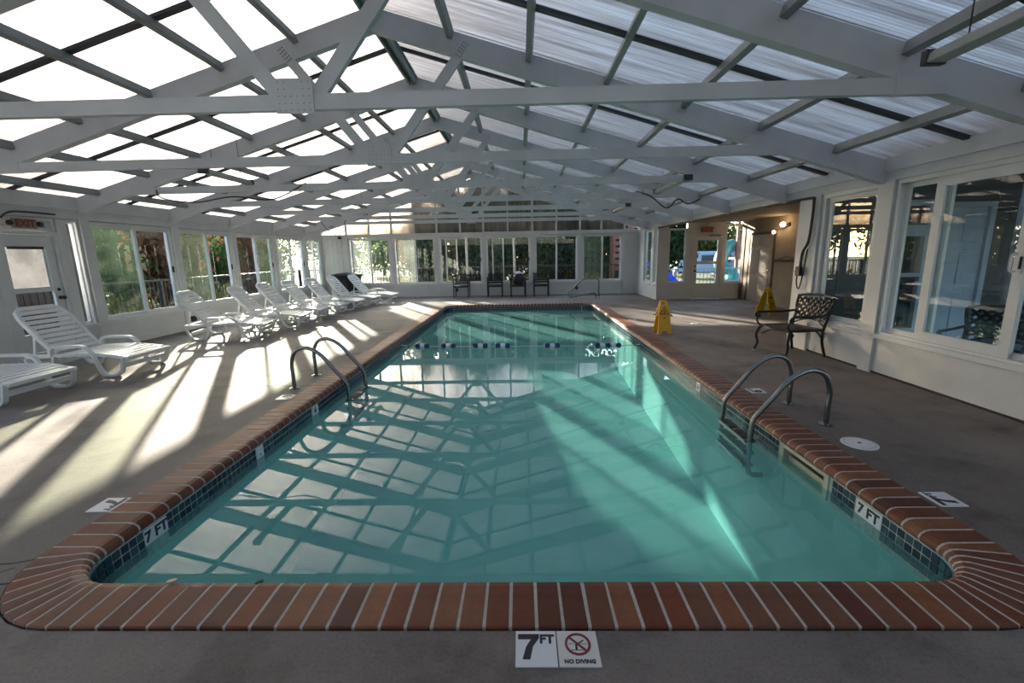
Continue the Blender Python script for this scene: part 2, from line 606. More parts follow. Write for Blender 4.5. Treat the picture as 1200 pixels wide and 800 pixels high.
# floor of the pool: strips between rows of matching y
k = len(vs)
bot = [(WX0, WY0), (WX1, WY0), (WX1, 5), (WX0, 5), (WX1, WY1), (WX0, WY1)]
vs += [(x, y, depth(y)) for x, y in bot]
fs += [(k, k + 1, k + 2, k + 3), (k + 3, k + 2, k + 4, k + 5)]
pool = MB().add(vs, fs).build('pool_basin', M['plaster'])
tag(pool, kind='structure')
water = MB().add([(x, y, ZW) for x, y in rrect(WX0 + .001, WX1 - .001, WY0 + .001, WY1 - .001, RI + .011)], [tuple(range(n))]).build('water', M['water'])
tag(water, kind='structure')

# waterline tiles
TW = .048
tl_me = MB().box(-TW / 2 + .003, TW / 2 - .003, -.002, .004, -TW / 2 + .003, TW / 2 - .003).mesh('waterline_tile', M['tile'])
wt_band = MB()
rest = MB()
def tile_runs():
    runs = []
    y = YI0 + .275
    while y < YI1 - .275:
        runs.append(('L', y))
        runs.append(('R', y))
        y += TW + .002
    x = XI0 + .275
    while x < XI1 - .275:
        runs.append(('F', x))
        x += TW + .002
    return runs
MARK = {'L': [(2.24, .085), (3.27, .05), (4.24, .07)], 'R': [(2.36, .10), (4.86, .05)]}
for side, a in tile_runs():
    if side == 'R' and SK0 - .07 < a < SK1 + .07: continue
    if side in MARK and any(abs(a - c) < h for c, h in MARK[side]): continue
    for row in range(3):
        z = -.082 - row * (TW + .002)
        if side != 'F' and a < 4.75 and row < 2:
            rot = (0, 0, -PI / 2) if side == 'R' else (0, 0, PI / 2)
            # plate's +y face points into the pool
            o = link('waterline_tile', tl_me, pool, (WX0 + .001 if side == 'L' else WX1 - .001, a, z), (0, 0, -PI / 2 if side == 'L' else PI / 2))
        else:
            h = TW / 2 - .002
            if side == 'L': rest.box(WX0, WX0 + .006, a - h, a + h, z - h, z + h)
            elif side == 'R': rest.box(WX1 - .006, WX1, a - h, a + h, z - h, z + h)
            else: rest.box(a - h, a + h, WY1 - .006, WY1, z - h, z + h)
# corner tiles (curved inner corners)
for (cx, cy, a0) in ((WX0 + .262, WY0 + .262, 180), (WX1 - .262, WY0 + .262, 270), (WX1 - .262, WY1 - .262, 0), (WX0 + .262, WY1 - .262, 90)):
    for q in range(8):
        aa = R(a0 + 11.25 * q + 5.625)
        for row in range(3):
            z = -.082 - row * (TW + .002)
            c = Vector((cx + .258 * math.cos(aa), cy + .258 * math.sin(aa), z))
            tdir = Vector((-math.sin(aa), math.cos(aa), 0))
            rest.beam(c - tdir * .022, c + tdir * .022, .006, TW - .004)
o = rest.build('waterline_tiling', M['tile'], pool)
o['kind'] = 'stuff'
# pale grout backing of the tile band
for nm, x0, x1 in (('L', WX0 - .004, WX0 + .0015), ('R', WX1 - .0015, WX1 + .004)):
    b = MB()
    if nm == 'L': b.box(x0, x1, YI0 + .25, YI1 - .25, -.235, -.05)
    else:
        b.box(x0, x1, YI0 + .25, SK0 - .05, -.235, -.05)
        b.box(x0, x1, SK1 + .05, YI1 - .25, -.235, -.05)
    b.build('tile_grout', M['grout'], pool)
MB().box(XI0 + .25, XI1 - .25, WY1 - .0015, WY1 + .004, -.235, -.05).build('tile_grout', M['grout'], pool)

# coping
PROF = [(0, -.05), (0, .004), (.006, .009), (.215, .009), (.243, .003), (.262, -.012), (.270, -.032), (.262, -.05)]
GPROF = [(0.002, -.052), (0.002, .004), (.006, .0078), (.215, .0078), (.2422, .0018), (.2606, -.0128), (.2682, -.0322), (.2602, -.052)]
coping = empty('pool_coping')
tag(coping, kind='structure')
BP = .1016
bw = BP - .0135
brick_me = MB().prism([(u, z) for u, z in PROF], -bw / 2, bw / 2, 'yz').mesh('brick', M['brick'], bevel=0)
# profile runs along local +y from the outer edge to the pool
def put_brick(x, y, rz): link('brick', brick_me, coping, (x, y, 0), (0, 0, rz + random.uniform(-.008, .008)))
nf = int(round((XI1 - XI0 - 2 * RI) / BP))
for i in range(nf):
    put_brick(XI0 + RI + (i + .5) * (XI1 - XI0 - 2 * RI) / nf, YO0, 0)
ns = int(round((YI1 - YI0 - 2 * RI) / BP))
for i in range(ns):
    y = YI0 + RI + (i + .5) * (YI1 - YI0 - 2 * RI) / ns
    put_brick(XO0, y, -PI / 2)
    put_brick(XO1, y, PI / 2)
NB = 9
half = R(90 / NB / 2) * .90
def taper(rot_off=0):
    b = MB()
    P = [(RO - u, z) for u, z in PROF]
    m = len(P)
    gapw = .0065
    vs = []
    for s_ in (-1, 1):
        for r_, z in P:
            hw = r_ * math.tan(R(90 / NB / 2)) - gapw
            vs.append((s_ * hw, -r_, z))
    b.add(vs, [tuple(range(m)), tuple(range(2 * m - 1, m - 1, -1))] + [(i, i + m, (i + 1) % m + m, (i + 1) % m) for i in range(m)])
    return b
tap_me = taper().mesh('brick', M['brick'])
far = MB()
for (cx, cy, a0, f) in ((XI0 + RI, YI0 + RI, 180, 0), (XI1 - RI, YI0 + RI, 270, 0), (XI1 - RI, YI1 - RI, 0, 1), (XI0 + RI, YI1 - RI, 90, 1)):
    for q in range(NB):
        a = R(a0 + 90 * (q + .5) / NB) + PI / 2
        if f:
            tb = taper()
            ca, sa = math.cos(a), math.sin(a)
            far.add([(cx + x * ca - y * sa, cy + x * sa + y * ca, z) for x, y, z in tb.v], tb.f)
        else:
            link('brick', tap_me, coping, (cx, cy, 0), (0, 0, a))
for i in range(nf):
    x = XI0 + RI + (i + .5) * (XI1 - XI0 - 2 * RI) / nf
    far.add([(x + s_ * bw / 2, YO1 - u, z) for s_ in (-1, 1) for u, z in PROF],
            [tuple(range(8)), tuple(range(15, 7, -1))] + [(i2, i2 + 8, (i2 + 1) % 8 + 8, (i2 + 1) % 8) for i2 in range(8)])
o = far.build('far_brickwork', M['brick'], coping)
o['kind'] = 'stuff'
# grout ring: sweep of the grout profile
rings = []
for u, z in GPROF:
    r_ = RO - u
    rings.append([(x, y, z) for x, y in rrect(XO0 + u, XO1 - u, YO0 + u, YO1 - u, r_, 8)])
m = len(rings[0])
vs = [p for g in rings for p in g]
fs = []
for i in range(len(rings) - 1):
    for k in range(m): fs.append((i * m + k, i * m + (k + 1) % m, (i + 1) * m + (k + 1) % m, (i + 1) * m + k))
MB().add(vs, fs).build('grout', M['grout'], coping)

# lettering helper: text as a thin mesh lying in local xy
def text_mesh(name, s, size, m, bold=.0, ext=.001, align='CENTER'):
    cu = bpy.data.curves.new(name, 'FONT')
    cu.body = s
    cu.size = size
    cu.offset = bold
    cu.extrude = ext
    cu.align_x = align
    cu.align_y = 'CENTER'
    cu.resolution_u = 3
    ob = bpy.data.objects.new(name, cu)
    COL.objects.link(ob)
    bpy.context.view_layer.update()
    dg = bpy.context.evaluated_depsgraph_get()
    me = bpy.data.meshes.new_from_object(ob.evaluated_get(dg))
    bpy.data.objects.remove(ob)
    me.materials.clear()
    me.materials.append(m)
    me.name = name
    return me

def sevenpoly(s):
    return [(-.36 * s, .5 * s), (.38 * s, .5 * s), (.38 * s, .34 * s), (.16 * s, 0), (.06 * s, -.5 * s), (-.20 * s, -.5 * s), (-.08 * s, -.02 * s), (.10 * s, .29 * s), (-.36 * s, .29 * s)]

def depth_tile(loc, rz, label, num='7', sx=.148, sy=.148):
    t = empty('depth_marker', loc, rz)
    tag(t, label, 'depth marker')
    MB().box(-sx / 2, sx / 2, -sy / 2, sy / 2, 0, .006).build('tile', M['white'], t, bevel=.001)
    if num == '7':
        b = MB()
        b.prism([(x - .028, y + .006) for x, y in sevenpoly(.105)], .006, .0072, 'xy')
        b.build('numeral', M['ink'], t)
    else:
        link('numeral', text_mesh('numeral', num, .14, M['ink'], .006), t, (-.03, 0, .007))
    link('unit_lettering', text_mesh('unit_lettering', 'FT', .05, M['ink'], .0022), t, (.040, .036, .0062))
    return t
depth_tile((.035, 1.362, 0), 0, 'white 7 FT depth tile in the deck beside the no diving tile')
depth_tile((-2.44, 2.33, 0), -PI / 2, 'white 7 FT tile in the deck at the near end of the sunlit left coping')
depth_tile((2.36, 2.33, 0), PI / 2, 'white 7 FT tile in the shaded right deck, near the round skimmer lid')
depth_tile((-2.44, 4.33, 0), -PI / 2, 'white 6 FT tile beside the base of the left pool ladder', '6')
depth_tile((2.36, 4.36, 0), PI / 2, 'white 6 FT tile behind the right pool ladder', '6')
depth_tile((2.36, 9.4, 0), PI / 2, 'small far depth tile beyond the orange wet floor sign', '4')
t = empty('no_diving_marker', (.187, 1.362, 0))
tag(t, 'ivory NO DIVING tile with red barred circle in front of the near coping', 'sign')
MB().box(-.073, .073, -.074, .074, 0, .006).build('tile', M['offwhite'], t, bevel=.001)
b = MB()
RC = .047
ou, inr = arc(0, .016, RC, 0, 360, 32)[:-1], arc(0, .016, RC - .009, 0, 360, 32)[:-1]
b.add(*ring_mesh(ou, inr, .006, .0074))
b.build('red_ring', M['red'], t)
MB().beam((-.030, .016 + .030, .0068), (.030, .016 - .030, .0068), .008, .0014).build('red_bar', M['red'], t)
b = MB()
b.prism([(-.010, -.010), (-.002, -.010), (-.002, .012), (.024, .032), (.022, .034), (-.010, .014)], .006, .0071, 'xy')
b.prism([(-.026, -.008), (.024, -.008), (.024, -.010), (-.026, -.010)], .006, .0069, 'xy')
b.prism([(-.034, .018), (-.014, .018), (-.014, .0165), (-.034, .0165)], .006, .0069, 'xy')
b.prism([(.012, .018), (.034, .018), (.034, .0165), (.012, .0165)], .006, .0069, 'xy')
b.build('diver_pictogram', M['ink'], t)
link('lettering', text_mesh('lettering', 'NO DIVING', .021, M['ink'], .0009), t, (0, -.055, .0062))

# waterline depth numbers on the tile band
def wl_marker(side, y, txt, wd, label):
    x = WX0 + .002 if side == 'L' else WX1 - .002
    t = empty('waterline_marker', (x, y, -.107), PI / 2 if side == 'L' else -PI / 2)
    tag(t, label, 'depth marker')
    # local -y looks into the pool
    MB().box(-wd / 2, wd / 2, -.008, 0, -.045, .045).build('tile', M['white'], t)
    o = link('numeral', text_mesh('numeral', txt, .085, M['ink'], .003), t, (0, -.0085, 0), (PI / 2, 0, 0))
wl_marker('L', 2.24, '7 FT', .16, 'white 7 FT tile set in the navy waterline tiles of the left pool wall')
wl_marker('L', 3.27, '.', .09, 'plain white tile in the waterline band between the left depth numbers')
wl_marker('L', 4.24, '6', .13, 'white 6 tile in the waterline band below the left ladder')
wl_marker('R', 2.36, '7 FT', .19, 'white 7 FT tile in the waterline band of the right pool wall')
wl_marker('R', 4.86, '6', .09, 'small white number tile in the waterline band beyond the right ladder')

# skimmer mouth and lid
sk = empty('skimmer', (WX1, (SK0 + SK1) / 2, 0))
tag(sk, 'cream skimmer mouth in the right pool wall beside the ladder', 'skimmer')
hl = (SK1 - SK0) / 2
b = MB()
b.box(-.012, .02, -hl - .04, -hl, -.225, -.052)
b.box(-.012, .02, hl, hl + .04, -.225, -.052)
b.box(-.012, .02, -hl, hl, -.075, -.052)
b.box(-.012, .02, -hl, hl, -.225, -.205)
b.build('frame', M['cream'], sk)
b = MB()
b.add([(.02, -hl, -.21), (.02, hl, -.21), (.02, hl, -.06), (.02, -hl, -.06), (.25, -hl + .05, -.21), (.25, hl - .05, -.21), (.25, hl - .05, -.06), (.25, -hl + .05, -.06)],
      [(4, 5, 6, 7), (0, 4, 7, 3), (1, 2, 6, 5), (0, 1, 5, 4), (3, 7, 6, 2)])
b.build('throat', M['cream'], sk)
MB().box(.03, .04, -hl + .01, hl - .01, -.2, -.135).build('weir_flap', M['cream'], sk)
t = empty('skimmer_cover', (2.45, 3.08, 0))
tag(t, 'round white skimmer lid in the concrete beside the right coping', 'lid')
MB().lathe([(.115, 0), (.115, .005), (.108, .008), (0.001, .008)], seg=28).build('lid', M['white'], t)
MB().lathe([(.012, .008), (.012, .0095), (.001, .0095)], seg=10).build('finger_hole', M['dark'], t)
b = MB()
b.add(*ring_mesh(arc(0, 0, .098, 0, 360, 28)[:-1], arc(0, 0, .093, 0, 360, 28)[:-1], .008, .009))
b.build('groove', M['grout'], t)
for (x, y, lb) in ((3.4, 8.7, 'small round drain cap in the right deck beyond the orange sign'),):
    t = empty('drain_cap', (x, y, 0))
    tag(t, lb, 'drain')
    MB().lathe([(.07, 0), (.07, .005), (.06, .007), (.001, .007)], seg=16).build('cap', M['white'], t)
    MB().lathe([(.03, .007), (.03, .009), (.001, .009)], seg=10).build('plug', M['grout'], t)

# ladders
def ladder(x_edge, sgn, y0, y1, label):
    """sgn +1: ladder on the right side (deck towards +x)."""
    t = empty('pool_ladder', (x_edge, (y0 + y1) / 2, 0))
    tag(t, label, 'ladder')
    d = .46 * sgn
    prof = [(d, 0), (d, .28), (d * .93, .405), (d * .66, .46), (d * .36, .41), (d * -.06, .10), (d * -.27, -.02)]
    top = smooth_path([(x, 0, z) for x, z in [(d, 0), (d, .15), (d, .29), (d * .9, .41), (d * .69, .455), (d * .47, .43), (d * .24, .35), (d * .02, .22), (d * -.24, .07), (d * -.29, .0)]], 5)
    for yy in (y0, y1):
        y = yy - (y0 + y1) / 2
        pts = [(p.x, y, p.z) for p in top]
        # drop down into the water, small kick back to the wall at the foot
        pts += [(d * -.30, y, -.10), (d * -.30, y, -.25), (d * -.30, y, -.37), (d * -.27, y, -.42), (d * -.19, y, -.44), (d * -.03, y, -.44)]
        MB().tube(pts, .021, 10).build('rail', M['steel'], t)
        MB().lathe([(.055, .0), (.055, .006), (.035, .014), (.024, .02)], c=(d, y, 0), seg=16).build('flange', M['steel'], t)
    for z in (-.145, -.25, -.355):
        st = MB().box(d * -.30 - .045, d * -.30 + .045, y0 - (y0 + y1) / 2, y1 - (y0 + y1) / 2, z - .012, z + .012).build('tread', M['steel'], t)
        MB().box(d * -.30 - .04, d * -.30 + .04, y0 - (y0 + y1) / 2 + .05, -.03, z + .012, z + .018).build('grip_pad', M['blackp'], st)
        MB().box(d * -.30 - .04, d * -.30 + .04, .03, y1 - (y0 + y1) / 2 - .05, z + .012, z + .018).build('grip_pad', M['blackp'], st)
    return t
ladder(2.0, 1, 3.46, 3.97, 'stainless pool ladder on the shaded right side beside the skimmer')
ladder(-2.05, -1, 4.65, 5.18, 'stainless pool ladder on the sunlit left side of the pool')

# far handrail into the shallow end
t = empty('pool_handrail', (2.12, 13.0, 0))
tag(t, 'stainless steps handrail at the far right corner of the pool', 'handrail')
pts = round_corners([(.48, 1.25, 0), (.46, 1.25, .62), (-.12, 1.25, .62), (-.10, 1.22, .60), (-.42, .9, .12), (-.36, .6, .05), (.1, .5, .18), (.2, .5, 0)], .12, 5)
pts = round_corners([(.36, 1.25, 0), (.36, 1.25, .60), (-.15, 1.25, .60), (-.66, 1.1, .14), (-.58, 1.05, .03), (.22, 1.05, .17), (.24, 1.05, 0)], .11, 5)
MB().tube(pts, .022, 9).build('rail', M['steel'], t)
for p in ((.36, 1.25), (.24, 1.05)):
    MB().lathe([(.055, 0), (.055, .008), (.024, .02)], c=(p[0], p[1], 0), seg=12).build('flange', M['steel'], t)

# float rope
t = empty('float_rope', (0, 7.45, ZW))
tag(t, 'safety rope with navy and white floats stretched across the pool', 'rope')
rp = [(WX0 + .01, .12, .03)] + [(x, .13 - .055 * (x + 2), .004 + .003 * math.sin(x * 3)) for x in [-1.9 + i * .1 for i in range(37)]] + [(WX1 - .01, -.09, .03)]
MB().tube(rp, .006, 5).build('rope', M['rope'], t)
def flt(x, col, a=0):
    y = .13 - .055 * (x + 2)
    MB().lathe([(.008, -.045), (.034, -.038), (.045, -.02), (.045, .02), (.034, .038), (.008, .045)], c=(0, 0, 0), seg=12, axis='x').build(
        'float', M['blue'] if col else M['floatw'], t, loc=(x, y, .012), rot=(0, 0, a))
for x, a in ((-1.74, -.35), (-1.28, .05), (-.72, .05), (-.33, 0), (.52, 0)):
    for k, c in ((-1, 1), (0, 0), (1, 1)): flt(x + k * .085 * math.cos(a), c, a)
for k, c in enumerate((1, 0, 1, 0, 1)): flt(1.28 + k * .088, c)
for x in (-1.98, 1.90):
    MB().lathe([(.02, -.02), (.02, .02)], c=(x, .13 - .055 * (x + 2), .02), seg=8, axis='x').build('hook', M['steel'], t)

# bits lying on the coping
def leafthing(x, y, m, label, s):
    b = MB()
    pts = [(-1, 0), (-.5, .45), (.1, .55), (.7, .3), (1, 0), (.6, -.4), (0, -.5), (-.6, -.35)]
    b.prism([(x_ * s, y_ * s * .8) for x_, y_ in pts], 0, .004, 'xy')
    o = b.build('leaf', m, loc=(x, y, .0095), rot=(0, 0, .5))
    tag(o, label, 'leaf')
leafthing(-1.57, 1.70, M['leafgold'], 'dry golden leaf lying on the inner edge of the near coping', .022)
leafthing(-1.17, 1.69, M['leafbrown'], 'small dark brown leaf lying on the near coping', .018)

# ------------------------------------------------------------------ walls
def lmap(a, d, z): return (XL - d, a, z)      # d = outwards
def rmap(a, d, z): return (XR + d, a, z)
def fmap(a, d, z): return (a, YF + d, z)

ZSILL, ZHEAD = .43, 2.04
nwin = [0]
def sash(win, fn, a0, a1, z0, z1, d0, d1, gm, fw=.05, latch=None, name='sash'):
    b = MB(fn)
    b.box(a0, a0 + fw, d0, d1, z0, z1)
    b.box(a1 - fw, a1, d0, d1, z0, z1)
    b.box(a0 + fw, a1 - fw, d0, d1, z0, z0 + fw)
    b.box(a0 + fw, a1 - fw, d0, d1, z1 - fw, z1)
    s = b.build(name, M['alu'], win)
    dm = (d0 + d1) / 2
    MB(fn).quad((a0 + fw, dm, z0 + fw), (a1 - fw, dm, z0 + fw), (a1 - fw, dm, z1 - fw), (a0 + fw, dm, z1 - fw)).build('pane', M[gm], s)
    if latch is not None:
        MB(fn).box(latch - .012, latch + .012, d0 - .02, d0, 1.18, 1.30).build('latch', M['blackp'], s)
    return s
def window(fn, a0, a1, z0=ZSILL, z1=ZHEAD, sashes=(), fw=.045, sill=True):
    nwin[0] += 1
    win = empty('window_%d' % nwin[0])
    tag(win, kind='structure')
    b = MB(fn)
    b.box(a0, a0 + fw, .0, .12, z0, z1)
    b.box(a1 - fw, a1, .0, .12, z0, z1)
    b.box(a0 + fw, a1 - fw, .0, .12, z0, z0 + fw)
    b.box(a0 + fw, a1 - fw, .0, .12, z1 - fw, z1)
    b.build('frame', M['alu'], win)
    if sill: MB(fn).box(a0 - .02, a1 + .02, -.03, 0, z0 - .03, z0 + .02).build('sill', M['alu'], win)
    for s in sashes: sash(win, fn, *s[:2], z0 + fw, z1 - fw, *s[2:])
    return win

# ---- left wall
wl = MB(lmap)
wl.box(6.64, YF, 0, .12, 0, ZSILL - .02)
wall_left = wl.build('wall_left', M['paint'])
tag(wall_left, kind='structure')
MB(lmap).box(YB, YF, -.02, .14, ZHEAD + .01, ZHEAD + .15).build('header', M['beam'], wall_left)
MB(lmap).box(YB, YF, -.05, .12, ZHEAD + .15, roofz(XL) + .02).build('eave_plate', M['beam'], wall_left)
MB(lmap).box(6.64, YF, -.012, 0, 0, .09).build('baseboard', M['paint'], wall_left)
POSTL = [7.05, 8.9, 10.72, 12.5, 14.3]
for y in POSTL:
    b = MB(lmap)
    b.box(y - .075, y + .075, -.03, .14, 0, ZHEAD + .03)
    b.build('post', M['paint'], wall_left)
bays = [(7.13, 8.82), (8.98, 10.64), (10.80, 12.42), (12.58, 14.22), (14.38, 15.44)]
for i, (a0, a1) in enumerate(bays):
    mid = a0 + (a1 - a0) * .52
    if i < 4:
        window(lmap, a0, a1, sashes=[(a0 + .05, mid + .03, .06, .09, 'haze' if i < 2 else ('haze2' if i == 3 else 'glass')), (mid - .03, a1 - .05, .02, .05, 'glass' if i != 2 else 'haze', .05, a1 - .075)])
    else:
        window(lmap, a0, a1, sashes=[(a0 + .04, mid, .06, .09, 'haze2', .035), (mid - .03, a1 - .04, .02, .05, 'haze2', .035)])
# narrow sidelight beside the door
window(lmap, 6.74, 6.96, sashes=[(6.77, 6.93, .04, .07, 'glass', .02)], fw=.03)
# panelled corner
cb = MB(lmap)
cb.box(15.45, YF, -.005, .12, ZSILL - .02, ZHEAD + .02)
cb.build('corner_panel', M['paint'], wall_left)
# solid wall towards the viewer and pieces around the door
b = MB(lmap)
b.box(YB, 5.0, 0, .12, 0, ZSILL)
b.build('knee_wall', M['paint'], wall_left)
for y in (-2.3, -.31, 1.52, 3.35, 5.08):
    MB(lmap).box(y - .09, y + .09, -.03, .14, 0, ZHEAD + .03).build('post', M['paint'], wall_left)
MB(lmap).box(5.17, 5.74, 0, .12, 0, ZHEAD).build('side_panel', M['paint'], wall_left)
for a0, a1 in ((-2.2, -.4), (-.22, 1.43), (1.61, 3.26), (3.44, 4.99)):
    mid = (a0 + a1) / 2
    window(lmap, a0, a1, sashes=[(a0 + .05, mid + .03, .06, .09, 'haze'), (mid - .03, a1 - .05, .02, .05, 'glass')])
MB(lmap).box(6.61, 6.72, -.02, .13, 0, ZHEAD).build('door_post', M['paint'], wall_left)
# door_1 with upper and lower lights, transom above
d1 = empty('door_1')
tag(d1, kind='structure')
ZD = 1.80
b = MB(lmap)
b.box(5.74, 5.79, -.01, .12, 0, ZD + .05)
b.box(6.57, 6.61, -.01, .12, 0, ZD + .05)
b.box(5.79, 6.57, -.01, .12, ZD, ZD + .05)
b.build('door_frame', M['paint'], d1)
b = MB(lmap)
b.box(5.80, 5.92, .03, .07, .01, ZD - .01)
b.box(6.44, 6.56, .03, .07, .01, ZD - .01)
b.box(5.92, 6.44, .03, .07, 1.64, ZD - .01)
b.box(5.92, 6.44, .03, .07, 1.0, 1.07)
b.box(5.92, 6.44, .03, .07, .01, .42)
leaf = b.build('door_leaf', M['paint'], d1)
MB(lmap).quad((5.92, .05, 1.07), (6.44, .05, 1.07), (6.44, .05, 1.64), (5.92, .05, 1.64)).build('upper_pane', M['fog'], leaf)
MB(lmap).quad((5.92, .05, .42), (6.44, .05, .42), (6.44, .05, 1.0), (5.92, .05, 1.0)).build('lower_pane', M['glass'], leaf)
b = MB(lmap)
b.box(5.94, 6.40, .012, .03, 1.60, 1.635)
b.build('blind_rail', M['batten'], leaf)
b = MB(lmap)
b.lathe([(.03, 0), (.03, .02), (.015, .03), (.015, .06), (.032, .07), (.03, .095), (.001, .1)], c=(0, 0, 0), seg=12, axis='y')
o = MB().lathe([(.028, 0), (.028, .012), (.012, .02), (.012, .045), (.028, .055), (.026, .075), (.001, .08)], seg=12, axis='x').build('knob', M['blackp'], d1, loc=(XL - .03, 6.50, .90))
MB().lathe([(.022, 0), (.022, .014), (.014, .022), (.001, .022)], seg=12, axis='x').build('deadbolt', M['blackp'], d1, loc=(XL - .03, 6.50, 1.02))
window(lmap, 5.74, 6.60, ZD + .06, ZHEAD, sashes=[(5.78, 6.56, .05, .08, 'frost', .015)], fw=.03, sill=False)

# ---- far wall
b = MB(fmap)
b.box(XL - .1, XR + .1, 0, .12, 0, ZSILL - .02)
wall_far = b.build('wall_far', M['paint'])
tag(wall_far, kind='structure')
MB(fmap).box(XL, XR + .1, -.03, .13, ZHEAD + .01, ZHEAD + .13).build('header', M['paint'], wall_far)
MB(fmap).box(XL, XR, -.012, 0, 0, .07).build('baseboard', M['paint'], wall_far)
XM = [-6.0, -4.43, -2.87, -1.26, .41, 2.04, 3.55]
for x in XM:
    MB(fmap).box(x - .055, x + .055, -.03, .13, 0, ZHEAD + .02).build('post', M['paint'], wall_far)
MB(fmap).box(XL, -6.05, -.01, .12, ZSILL - .02, ZHEAD + .02).build('corner_panel', M['paint'], wall_far)
for k in range(5):
    MB(fmap).box(-6.84 + k * .16, -6.83 + k * .16 + .02, -.02, -.01, .05, ZHEAD).build('panel_rib', M['paint'], wall_far)
MB(fmap).box(3.6, XR + .1, -.01, .12, ZSILL - .02, ZHEAD + .02).build('corner_panel', M['paint'], wall_far)
for i in range(6):
    a0, a1 = XM[i] + .055, XM[i + 1] - .055
    mid = (a0 + a1) / 2
    if i < 2:
        window(fmap, a0, a1, sashes=[(a0 + .09, mid + .03, .06, .09, 'haze2', .04), (mid - .01, a1 - .05, .02, .05, 'glass', .04)])
    elif i < 4:
        window(fmap, a0, a1, sashes=[(a0 + .045, a0 + .62, .06, .09, 'glass', .03), (a0 + .22, mid + .24, .02, .05, 'glass', .045), (mid + .16, a1 - .045, .06, .09, 'glass', .03, a1 - .06)])
    else:
        window(fmap, a0, a1, sashes=[(a0 + .045, mid + .04, .02, .05, 'haze' if i == 5 else 'glass', .045), (mid - .02, a1 - .05, .06, .09, 'glass', .035, a1 - .03)])
# gable glazing: vertical mullions with sloped tops
gz = ZHEAD + .13
GM = [XL + .03, -6.0, -5.2, -4.43, -3.65, -2.87, -2.06, -1.26, -.43, .41, 1.23, 2.04, 2.76, 3.55]
for x in GM[1:]:
    MB(fmap).box(x - .028, x + .028, 0, .07, gz, roofz(x) - .05).build('mullion', M['paint'], wall_far)
for x0, x1 in zip(GM, GM[1:]):
    pts = [(x0, gz), (x1, gz)]
    if x0 < XRIDGE < x1: pts += [(x1, roofz(x1) - .04), (XRIDGE, ZR - .04), (x0, roofz(x0) - .04)]
    else: pts += [(x1, roofz(x1) - .04), (x0, roofz(x0) - .04)]
    MB(fmap).add([(x, .05, z) for x, z in pts], [tuple(range(len(pts)))]).build('gable_pane', M['frost'], wall_far)
for sx in (XL, XR):
    MB().beam((XRIDGE, YF + .03, ZR - .06), (sx, YF + .03, roofz(sx) - .06), .1, .1).build('gable_rafter', M['beam'], wall_far)

# ---- right wall, near part
b = MB(rmap)
b.box(YB, YA0, 0, .12, 0, ZSILL - .04)
wall_right = b.build('wall_right', M['paint'])
tag(wall_right, kind='structure')
MB(rmap).box(YB, YF, -.02, .14, ZHEAD + .06, ZHEAD + .16).build('header', M['beam'], wall_right)
MB(rmap).box(YB, YF, -.05, .12, ZHEAD + .16, roofz(XR) + .03).build('eave_plate', M['beam'], wall_right)
MB(rmap).box(YB, YA0, -.006, 0, 0, .022).build('baseboard', M['dark'], wall_right)  # thin strip for the dark grime line along the wall foot
for y in (-2.3, -.31, 1.52, 3.30, 5.10):
    MB(rmap).box(y - .09, y + .09, -.03, .14, 0, ZHEAD + .06).build('post', M['paint'], wall_right)
MB(rmap).box(6.18, YA0, -.03, .14, 0, ZHEAD + .06).build('corner_post', M['paint'], wall_right)
window(rmap, 5.2, 6.17, z1=ZHEAD + .06, sashes=[(5.26, 6.1, .04, .07, 'glassdark', .06)], fw=.055)
window(rmap, 3.40, 5.0, z1=ZHEAD + .06, sashes=[(4.43, 4.96, .06, .09, 'glassdark', .05), (3.66, 4.56, .02, .05, 'glassdark', .09), (3.42, 3.74, .06, .09, 'glassdark', .05)])
for a0, a1 in ((1.62, 3.20), (-.2, 1.42), (-2.2, -.42)):
    mid = (a0 + a1) / 2
    window(rmap, a0, a1, z1=ZHEAD + .06, sashes=[(a0 + .05, mid + .03, .06, .09, 'glassdark'), (mid - .03, a1 - .05, .02, .05, 'glassdark')])
hd = empty('sliding_door_handle', (XR + .02, 3.70, 1.26))
tag(hd, 'white loop pull handle on the sliding sash of the right wall', 'handle')
MB().tube(round_corners([(0, .03, .07), (-.05, .03, .07), (-.05, .03, -.07), (0, .03, -.07)], .03, 4), .010, 8).build('grip', M['resin'], hd)
MB().box(-.008, 0, -.02, .05, -.09, .09).build('back_plate', M['alu'], hd)
MB().box(-.02, -.008, -.015, -.003, -.05, .05).build('lock_lever', M['blackp'], hd)
# ---- right wall, far part (beyond the alcove)
b = MB(rmap)
b.box(YA1, YF, 0, .12, 0, ZSILL)
b.box(14.78, YF, 0, .12, ZSILL, ZHEAD + .06)
b.box(13.75, 13.92, 0, .12, ZSILL, ZHEAD + .06)
b.box(YA1, 13.38, 0, .12, ZSILL, ZHEAD + .06)
b.build('far_section', M['paint'], wall_right)
window(rmap, 13.92, 14.78, z1=ZHEAD + .06, sashes=[(13.97, 14.73, .04, .07, 'haze', .05)])
window(rmap, 13.38, 13.75, z1=ZHEAD + .06, sashes=[(13.42, 13.71, .04, .07, 'haze2', .04)])

